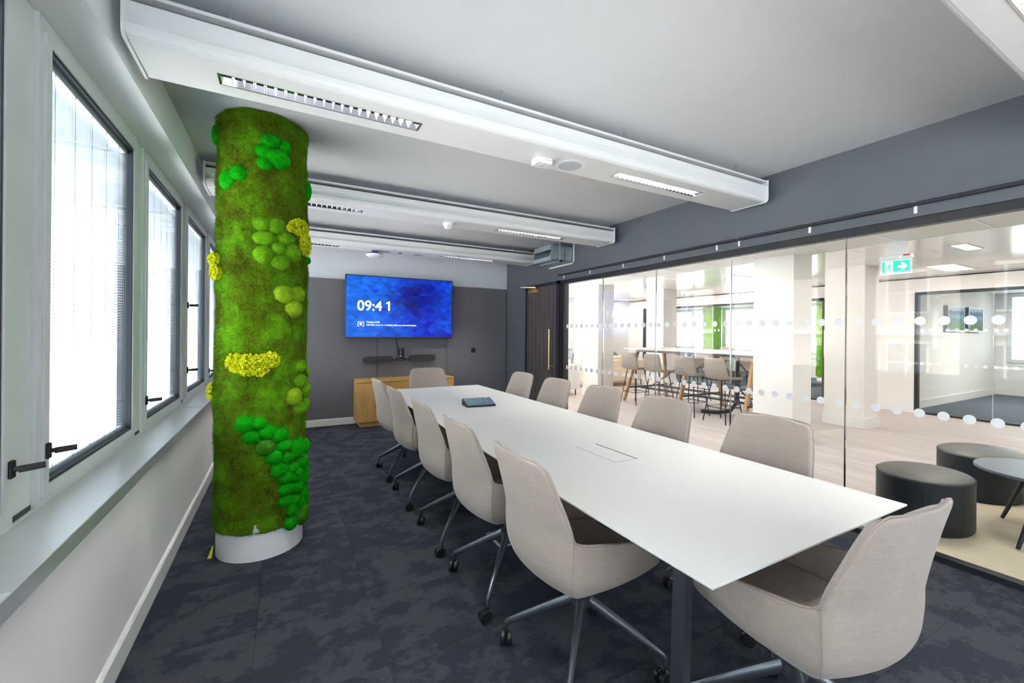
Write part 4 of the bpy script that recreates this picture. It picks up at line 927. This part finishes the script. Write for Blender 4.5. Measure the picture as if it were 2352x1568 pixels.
# ------------------------------------------------------------------ lounge furniture
solo('rug', MB().rbox((3.67, -2.4, 0.0), (6.1, 1.60, 0.009), 0.003), 'rug', (4.9, 0, 0), 'large beige rug under the leather pouffes just behind the glass wall', 'rug')
def pouffe(x, y, rx, ry, h, label):
    p = thing('pouffe', (x, y, 0.009), label, 'pouffe', 'leather pouffes behind the glass')
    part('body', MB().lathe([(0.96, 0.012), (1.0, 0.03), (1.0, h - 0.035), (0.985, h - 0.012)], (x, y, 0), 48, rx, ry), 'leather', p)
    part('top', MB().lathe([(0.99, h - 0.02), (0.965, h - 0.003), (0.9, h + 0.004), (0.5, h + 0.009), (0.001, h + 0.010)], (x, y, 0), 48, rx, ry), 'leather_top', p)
    rim = [(x + rx * 0.995 * math.cos(t), y + ry * 0.995 * math.sin(t), h - 0.014) for t in np.linspace(0, 2 * PI, 48, endpoint=False)]
    part('piping', MB().tube(rim, 0.004, 5, closed=True), 'black_matt', p)
    for t in (-2.75, -1.95, -0.35, 1.2):
        part('seam', MB().tube([(x + rx * 1.001 * math.cos(t), y + ry * 1.001 * math.sin(t), q) for q in (0.03, h - 0.03)], 0.003, 5), 'black_matt', p)
    part('plinth', MB().lathe([(0.93, 0.0091), (0.93, 0.014)], (x, y, 0), 32, rx, ry), 'black', p)
pouffe(4.225, 1.31, 0.31, 0.265, 0.385, 'dark leather pouffe nearer the glass wall')
pouffe(5.47, 1.31, 0.37, 0.275, 0.385, 'dark leather pouffe farther from the glass wall, behind the coffee table')
ct = thing('coffee_table', (4.70, 0.80, 0.009), 'dark round coffee table on three splayed black legs beside the pouffes', 'table')
part('top', MB().lathe([(0.345, 0.432), (0.36, 0.436), (0.36, 0.452), (0.357, 0.455)], (4.70, 0.80, 0), 48), 'coffee', ct)
for (x, y, x1, y1) in ((4.60, 0.93, 4.84, 1.055), (4.55, 0.79, 4.215, 0.845), (4.80, 0.65, 5.0, 0.35)):
    pass
for (x, y, x1, y1) in ((4.76, 0.90, 4.845, 1.05), (4.55, 0.80, 4.22, 0.845), (4.80, 0.68, 4.98, 0.42)):
    part('leg', MB().tube([(x, y, 0.434), (x1, y1, 0.018)], [0.019, 0.011], 12), 'frame_black', ct)

# bar table with stools
bt = thing('bar_table', (6.95, 5.2, 0), 'long white high bar table on slanted wooden legs in the lounge', 'table')
part('top', MB().rbox((6.35, 3.95, 1.068), (7.55, 6.75, 1.094), 0.004), 'table', bt)
part('frame', MB().box((6.50, 4.02, 1.02), (6.54, 6.5, 1.067)).box((7.36, 4.02, 1.02), (7.40, 6.5, 1.067)).box((6.54, 6.42, 1.02), (7.36, 6.46, 1.067)).box((6.54, 4.03, 1.02), (7.36, 4.07, 1.067)).box((6.54, 5.15, 1.02), (7.36, 5.19, 1.067)), 'leg', bt)
for (ya, yb) in ((6.55, 6.64), (5.27, 5.27), (4.06, 4.03)):
    for (xa, xb) in ((6.56, 6.27), (7.34, 7.52)):
        part('leg', MB().bar((xa, ya, 1.03), (xb, yb, 0.0), 0.07, 0.042, (0, 1, 0)), 'legwood', bt)
    part('foot_rail', MB().bar((6.34, yb, 0.27), (7.46, yb, 0.27), 0.03, 0.035), 'leg', bt)
part('foot_rail', MB().bar((6.66, 4.03, 0.27), (6.66, 6.54, 0.27), 0.03, 0.04).bar((7.22, 4.03, 0.27), (7.22, 6.54, 0.27), 0.03, 0.04), 'leg', bt)
part('brace', MB().bar((6.62, 5.2, 1.0), (6.66, 6.3, 0.30), 0.02, 0.02).bar((6.62, 4.9, 1.0), (6.66, 4.15, 0.30), 0.02, 0.02).bar((7.28, 5.2, 1.0), (7.22, 6.3, 0.30), 0.02, 0.02).bar((7.28, 4.9, 1.0), (7.22, 4.15, 0.30), 0.02, 0.02), 'leg', bt)
part('cable_hose', MB().tube([(6.9, 4.55, 1.03), (6.88, 4.55, 0.5), (6.86, 4.56, 0.2), (6.80, 4.62, 0.07), (6.70, 4.78, 0.035), (6.55, 5.0, 0.033)], 0.032, 10), 'hose', bt)
def make_stool():
    s = thing('bar_stool', (0, 0, 0), 'x', 'stool', 'stools at the bar table')
    # faces +Y; seat and back one shell
    prof = [(0.20, 0.665), (0.19, 0.69), (0.05, 0.70), (-0.10, 0.695), (-0.165, 0.70), (-0.195, 0.745), (-0.215, 0.85), (-0.232, 0.96), (-0.238, 1.02)]
    wd = [0.17, 0.195, 0.21, 0.212, 0.212, 0.212, 0.205, 0.192, 0.165]
    rows = []
    for (y, z), h in zip(prof, wd):
        rows.append([(h * q, y + (0.02 * q * q if z > 0.72 else 0), z + (0.012 * q * q if z <= 0.72 else 0)) for q in np.linspace(-1, 1, 9)])
    sh = part('shell', MB().grid(rows), 'stool', s)
    sd = sh.modifiers.new('thickness', 'SOLIDIFY'); sd.thickness = 0.035; sd.offset = 0
    bv = sh.modifiers.new('soft_edge', 'BEVEL'); bv.width = 0.01; bv.segments = 2; bv.limit_method = 'ANGLE'; bv.angle_limit = math.radians(50)
    for sx in (-1, 1):
        for sy in (-1, 1):
            part('leg', MB().tube([(sx * 0.12, sy * 0.11 - 0.02, 0.675), (sx * 0.215, sy * 0.20 - 0.02, 0.0)], 0.009, 8), 'frame_black', s)
    q = lambda sx, sy, z: (sx * (0.215 - 0.095 * z / 0.675), sy * (0.20 - 0.09 * z / 0.675) - 0.02, z)
    part('foot_rest', MB().tube([q(-1, -1, 0.24), q(1, -1, 0.24), q(1, 1, 0.24), q(-1, 1, 0.24)], 0.007, 6, closed=True), 'frame_black', s)
    return s
st = make_stool(); sf = [True]
for (x, y, d, lb) in ((6.24, 6.26, -90, 'taupe bar stool at the near side of the bar table, nearest its left end'), (6.24, 5.66, -92, 'taupe bar stool at the near side of the bar table, second from its left end'), (6.24, 4.95, -88, 'taupe bar stool at the near side of the bar table, third from its left end'), (6.22, 4.33, -95, 'taupe bar stool at the near side of the bar table, closest to the white pillar'),
                       (7.66, 6.0, 90, 'taupe bar stool across the bar table, farthest from the pillar'), (7.66, 4.95, 93, 'taupe bar stool across the bar table, in the middle of its side'), (7.62, 4.35, 88, 'taupe bar stool across the bar table, beside the white pillar')):
    if sf[0]: st.location = (x, y, 0); st.rotation_euler = (0, 0, math.radians(d)); st['label'] = lb; sf[0] = False
    else: dup(st, (x, y, 0), math.radians(d), lb)

def sofa(x0, x1, y0, y1, mat, label):
    s = thing('sofa', ((x0 + x1) / 2, (y0 + y1) / 2, 0), label, 'sofa')
    part('back_panel', MB().rbox((x0, y0, 0.14), (x1, y0 + 0.12, 0.70), 0.02), mat, s)
    part('seat_base', MB().rbox((x0, y0 + 0.12, 0.14), (x1, y1, 0.32), 0.02), mat, s)
    part('arm', MB().rbox((x1 - 0.12, y0 + 0.12, 0.32), (x1, y1, 0.62), 0.02), mat, s)
    n = 2; w_ = (x1 - x0 - 0.14) / n
    for k in range(n):
        part('seat_cushion', MB().rbox((x0 + w_ * k + 0.01, y0 + 0.22, 0.32), (x0 + w_ * (k + 1) - 0.01, y1 + 0.02, 0.46), 0.03), mat, s)
        part('back_cushion', MB().rbox((x0 + w_ * k + 0.01, y0 + 0.12, 0.46), (x0 + w_ * (k + 1) - 0.01, y0 + 0.30, 0.80), 0.04), mat, s)
    for (a, b) in ((x0 + 0.1, y0 + 0.06), (x1 - 0.1, y0 + 0.06), (x0 + 0.1, y1 - 0.1), (x1 - 0.1, y1 - 0.1)):
        part('leg', MB().tube([(a, b, 0), (a, b, 0.14)], 0.014, 8), 'frame_black', s)
sofa(6.75, 8.75, 8.45, 9.25, 'sofa', 'cream sofa with its back to the bar table, behind the square pillar')
sofa(4.2, 5.92, 7.65, 8.35, 'sofa_white', 'pale sofa seen past the dark door frame')
def lounge_chair(x, y, rz, label):
    s = thing('lounge_chair', (0, 0, 0), label, 'armchair', 'grey lounge chairs')
    rows = [[(h * q, yy + 0.06 * q * q, z) for q in np.linspace(-1, 1, 9)] for (yy, z, h) in ((0.25, 0.40, 0.28), (0.0, 0.38, 0.31), (-0.22, 0.40, 0.32), (-0.30, 0.55, 0.31), (-0.35, 0.75, 0.25), (-0.37, 0.84, 0.17))]
    sh = part('shell', MB().grid(rows), 'lounge_grey', s); sd = sh.modifiers.new('thickness', 'SOLIDIFY'); sd.thickness = 0.05
    for sx in (-1, 1):
        for sy in (-1, 1): part('leg', MB().tube([(sx * 0.15, sy * 0.15, 0.38), (sx * 0.27, sy * 0.27, 0.0)], 0.011, 6), 'frame_black', s)
    s.location = (x, y, 0); s.rotation_euler = (0, 0, rz)
lounge_chair(6.55, 9.35, math.radians(60), 'grey lounge chair under the north window')
lounge_chair(8.75, 9.65, math.radians(170), 'grey lounge chair whose back shows above the cream sofa')

# exit sign
ex = thing('exit_sign', (6.02, 2.115, 2.26), 'green illuminated emergency exit sign with running figure and arrow', 'sign')
ya, yb = 2.255, 1.975
part('housing', MB().rbox((5.99, yb, 2.255), (6.06, ya, 2.30), 0.004).box((6.01, 2.02, 2.30), (6.04, 2.21, 2.455)), 'plastic_white', ex)
part('acrylic', MB().box((6.02, yb, 2.085), (6.026, ya, 2.256)), 'plastic_white', ex)
part('green_field', MB().box((6.0175, yb + 0.02, 2.105), (6.0198, ya - 0.02, 2.235)), 'exit_green', ex)
xq = 6.0168
def yz(u, v): return (ya - 0.02 - u * 0.24, 2.105 + v * 0.13)
dm = MB().prism([yz(0.10, 0.03), yz(0.40, 0.03), yz(0.40, 0.97), yz(0.10, 0.97)], xq, xq + 0.0006, 'x')
dm.prism([yz(0.56, 0.40), yz(0.74, 0.40), yz(0.66, 0.16), yz(0.76, 0.16), yz(0.94, 0.5), yz(0.76, 0.84), yz(0.66, 0.84), yz(0.74, 0.60), yz(0.56, 0.60)], xq, xq + 0.0006, 'x')
part('pictogram', dm, 'exit_white', ex)
run = MB()
def limb(p, q, w_):
    (a, b), (c, d) = yz(*p), yz(*q); run.bar((xq - 0.0004, a, b), (xq - 0.0004, c, d), 0.0005, w_, (1, 0, 0)) if False else run.put(*(lambda nx, ny: ([(xq - 0.0006, a + nx, b + ny), (xq - 0.0006, a - nx, b - ny), (xq - 0.0006, c - nx, d - ny), (xq - 0.0006, c + nx, d + ny)], [(0, 1, 2, 3)]))(-(d - b) / math.hypot(c - a, d - b) * w_ / 2, (c - a) / math.hypot(c - a, d - b) * w_ / 2))
for p, q, w_ in (((0.27, 0.68), (0.23, 0.42), 0.016), ((0.27, 0.66), (0.36, 0.60), 0.008), ((0.36, 0.60), (0.39, 0.62), 0.007), ((0.25, 0.68), (0.18, 0.66), 0.008), ((0.18, 0.66), (0.14, 0.52), 0.007), ((0.24, 0.42), (0.31, 0.30), 0.011), ((0.31, 0.30), (0.33, 0.10), 0.010), ((0.22, 0.42), (0.19, 0.26), 0.010), ((0.19, 0.26), (0.09, 0.24), 0.009)): limb(p, q, w_)
cyy, czz = yz(0.30, 0.80); run.lathe([(0.009, 0), (0.009, 0.0005)], (xq - 0.0006, cyy, czz), 12, axis='x')
part('running_figure', run, 'exit_green', ex)
part('sticker', MB().box((5.9888, 1.985, 2.278), (5.9898, 2.04, 2.294)), 'red', ex)
part('indicator', MB().lathe([(0.006, 0), (0.006, 0.003)], (5.987, 2.065, 2.266), 8, axis='x'), 'led', ex)

# ceiling lights of the lounge and the far rooms
def clight(x, y, sx, sy, label, pw=None, z=LC):
    l = thing('ceiling_light', (x, y, z), label, 'ceiling light', 'ceiling lights in the lounge')
    part('frame', MB().box((x - sx / 2 - 0.012, y - sy / 2 - 0.012, z - 0.004), (x + sx / 2 + 0.012, y - sy / 2, z + 0.004)).box((x - sx / 2 - 0.012, y + sy / 2, z - 0.004), (x + sx / 2 + 0.012, y + sy / 2 + 0.012, z + 0.004)).box((x - sx / 2 - 0.012, y - sy / 2, z - 0.004), (x - sx / 2, y + sy / 2, z + 0.004)).box((x + sx / 2, y - sy / 2, z - 0.004), (x + sx / 2 + 0.012, y + sy / 2, z + 0.004)), 'beam', l)
    part('diffuser', MB().box((x - sx / 2, y - sy / 2, z - 0.002), (x + sx / 2, y + sy / 2, z + 0.003)), 'lamp', l)
    area('panel_lamp', (x, y, z - 0.006), sx, sy, pw or LOUNGE_W, (1.0, 0.955, 0.89), PI, l)
clight(7.07, 1.83, 0.52, 0.125, 'lit ceiling light by the exit sign')
clight(4.85, 4.24, 0.70, 0.60, 'lit square ceiling panel above the glass wall near the bar table', 3.5 * LOUNGE_W)
clight(4.85, 1.36, 0.70, 0.60, 'lit square ceiling panel above the pouffes', 2.2 * LOUNGE_W)
clight(4.85, 7.1, 0.70, 0.60, 'lit square ceiling panel near the pale sofa', 3 * LOUNGE_W)
clight(7.25, 7.78, 0.60, 0.12, 'narrow lit ceiling light before the cream sofa', 1.6 * LOUNGE_W)
clight(7.25, 4.8, 0.60, 0.12, 'narrow lit ceiling light over the bar table', 2.5 * LOUNGE_W)
clight(9.95, 6.57, 0.20, 0.60, 'lit ceiling light beside the far glass partition', 2 * LOUNGE_W)
clight(9.3, 10.0, 0.80, 0.20, 'lit ceiling light in the far corner of the lounge', 1.8 * LOUNGE_W)
clight(7.35, 9.78, 0.5, 0.14, 'lit ceiling light near the north window', 1.2 * LOUNGE_W)
clight(9.0, 2.5, 0.9, 0.30, 'lit ceiling light before the far glass room', 1.5 * LOUNGE_W)
clight(9.0, 0.2, 0.9, 0.30, 'added ceiling light out of view to the right, brightening the lounge', 1.5 * LOUNGE_W)  # out of view, added to raise the lounge brightness
clight(5.0, -1.0, 0.70, 0.60, 'added square ceiling panel out of view at the near end, brightening the lounge', 2.5 * LOUNGE_W)  # likewise an unseen panel added for lounge brightness
clight(12.6, 1.4, 0.6, 0.3, 'lit ceiling panel in the room with two pictures', ROOM2_W, LC - 0.02)
clight(12.6, 7.2, 0.6, 0.3, 'lit ceiling panel in the far meeting room', ROOM2_W, LC - 0.02)
clight(12.6, 10.6, 0.6, 0.3, 'lit ceiling panel at the moss pillar of the far meeting room', ROOM2_W, LC - 0.02)
solo('ceiling_vent', MB().lathe([(0.06, LC - 0.006), (0.10, LC - 0.003), (0.105, LC + 0.002)], (7.10, 2.17, 0), 24), 'beam', (7.10, 2.17, LC), 'small round vent in the glossy lounge ceiling beside the exit sign', 'vent')

# pictures on the divider wall
def picture(x0, x1, label, mt):
    p = thing('picture', ((x0 + x1) / 2, 3.39, 1.77), label, 'picture', 'pictures in the far room')
    M[mt] = picmat(mt, (0.30, 0.42, 0.50), (0.18, 0.30, 0.34), (0.15, 0.26, 0.12), -0.25, 0.25)
    part('canvas_frame', MB().box((x0, 3.352, 1.50), (x1, 3.419, 1.525)).box((x0, 3.352, 2.005), (x1, 3.419, 2.03)).box((x0, 3.352, 1.525), (x0 + 0.03, 3.419, 2.005)).box((x1 - 0.03, 3.352, 1.525), (x1, 3.419, 2.005)), 'gunmetal', p)
    part('painting', MB().box((x0 + 0.03, 3.358, 1.525), (x1 - 0.03, 3.40, 2.005)), mt, p)
picture(11.95, 12.88, 'framed landscape picture on the far room wall, left of the pair', 'landscape_print')
picture(13.12, 14.02, 'framed landscape picture with blue sky on the far room wall, right of the pair', 'sky_print')

# far meeting room: table, chairs, moss pillar
mt = thing('meeting_table', (12.6, 8.6, 0), 'white meeting table in the far glazed room', 'table')
part('top', MB().rbox((11.9, 6.4, 0.722), (13.3, 10.6, 0.744), 0.004), 'table', mt)
for (a, b) in ((12.1, 6.8), (13.1, 6.8), (12.1, 10.2), (13.1, 10.2)): part('leg', MB().bar((a, b, 0.0055), (a, b, 0.722), 0.06, 0.06), 'leg', mt)
for (x, y, d, lb) in ((11.75, 7.3, -90, 'beige chair at the meeting table in the far glazed room, near side right'), (11.75, 8.5, -90, 'beige chair at the meeting table in the far glazed room, near side middle'), (11.75, 9.7, -90, 'beige chair at the meeting table in the far glazed room, near side left'), (13.55, 8.2, 90, 'beige chair across the meeting table in the far glazed room, window side right'), (13.55, 9.6, 90, 'beige chair across the meeting table in the far glazed room, window side left')):
    c_ = dup(chair, (x, y, 0.0055), math.radians(d), lb, 'chairs in the far meeting room')
fmx, fmy = 14.5, 10.62
fc = thing('moss_pillar', (fmx, fmy, 0.005), 'green moss clad pillar by the windows of the far meeting room', 'moss column')
Pf = [[(fmx + (0.32 + 0.02 * nz(math.cos(t) * 3, math.sin(t) * 3, z * 4)) * math.cos(t), fmy + (0.32 + 0.02 * nz(math.cos(t) * 3, math.sin(t) * 3, z * 4)) * math.sin(t), z) for t in np.linspace(0, 2 * PI, 40, endpoint=False)] for z in np.linspace(0.15, LC - 0.03, 60)]
part('sheet_moss', MB().grid(Pf, closed_u=True), 'moss_mid', fc)
part('base', MB().lathe([(0.30, 0.0055), (0.30, 0.2)], (fmx, fmy, 0), 32), 'plastic_white', fc)
dup(fc, (14.5, 6.66, 0.005), 1.3, 'green moss clad pillar glimpsed between the two white square pillars, past the dark far door', 'moss pillars of the far meeting room')
fc['group'] = 'moss pillars of the far meeting room'

# ------------------------------------------------------------------ outside: brick building opposite the windows
bd = thing('brick_building', (-17.0, 6.0, -9.0), 'red brick building with white sash windows seen faintly through the blinds', 'building')
part('wall', MB().box((-19, -22, -9), (-17, 40, 5.2)), 'brick', bd)
part('cornice', MB().box((-17.0, -22, 5.0), (-16.6, 40, 5.6)).box((-17.0, -22, 1.45), (-16.85, 40, 1.7)), 'plastic_white', bd)
part('roof_glazing', MB().box((-19, -22, 5.6), (-18, 40, 9.0)), 'sill', bd)
wf = MB().box((0, -0.75, -0.95), (0.06, 0.75, -0.85)).box((0, -0.75, 0.85), (0.06, 0.75, 0.95)).box((0, -0.75, -0.85), (0.06, -0.66, 0.85)).box((0, 0.66, -0.85), (0.06, 0.75, 0.85)).box((0, -0.04, -0.85), (0.05, 0.04, 0.85)).box((0, -0.66, -0.04), (0.05, 0.66, 0.04)).mesh('window', M['plastic_white'])
wp = MB().box((-0.02, -0.68, -0.87), (0.02, 0.68, 0.87)).mesh('pane', M['coffee'])
for r, z in enumerate((-5.2, -2.0, 0.2, 3.3)):
    for k in range(18):
        q = link('window', wf, bd, (0.0, -24.0 + 2.9 * k, z + 9.0)); link('pane', wp, q)
nb = thing('sun_block_building', (23.0, 6.0, -9.0), 'pale building added outside the far windows to keep sun out of the lounge', 'building')  # made-up block that shades the far windows from sun and sky
part('wall', MB().box((22, -25, -9), (24, 45, 12.5)), 'lounge_wall', nb)
wq = MB().box((-0.03, -1.1, -0.8), (0.05, 1.1, 0.8)).mesh('window', M['coffee'])
for r_ in range(6):
    for k in range(18): link('window', wq, nb, (-1.03, -28.5 + 3.6 * k, 1.5 + 3.3 * r_))
struct('ground', MB().box((-60, -60, -9.3), (60, 60, -9.0)), 'white_wall')  # unseen ground, kept white and wide to bounce sunlight up into the rooms
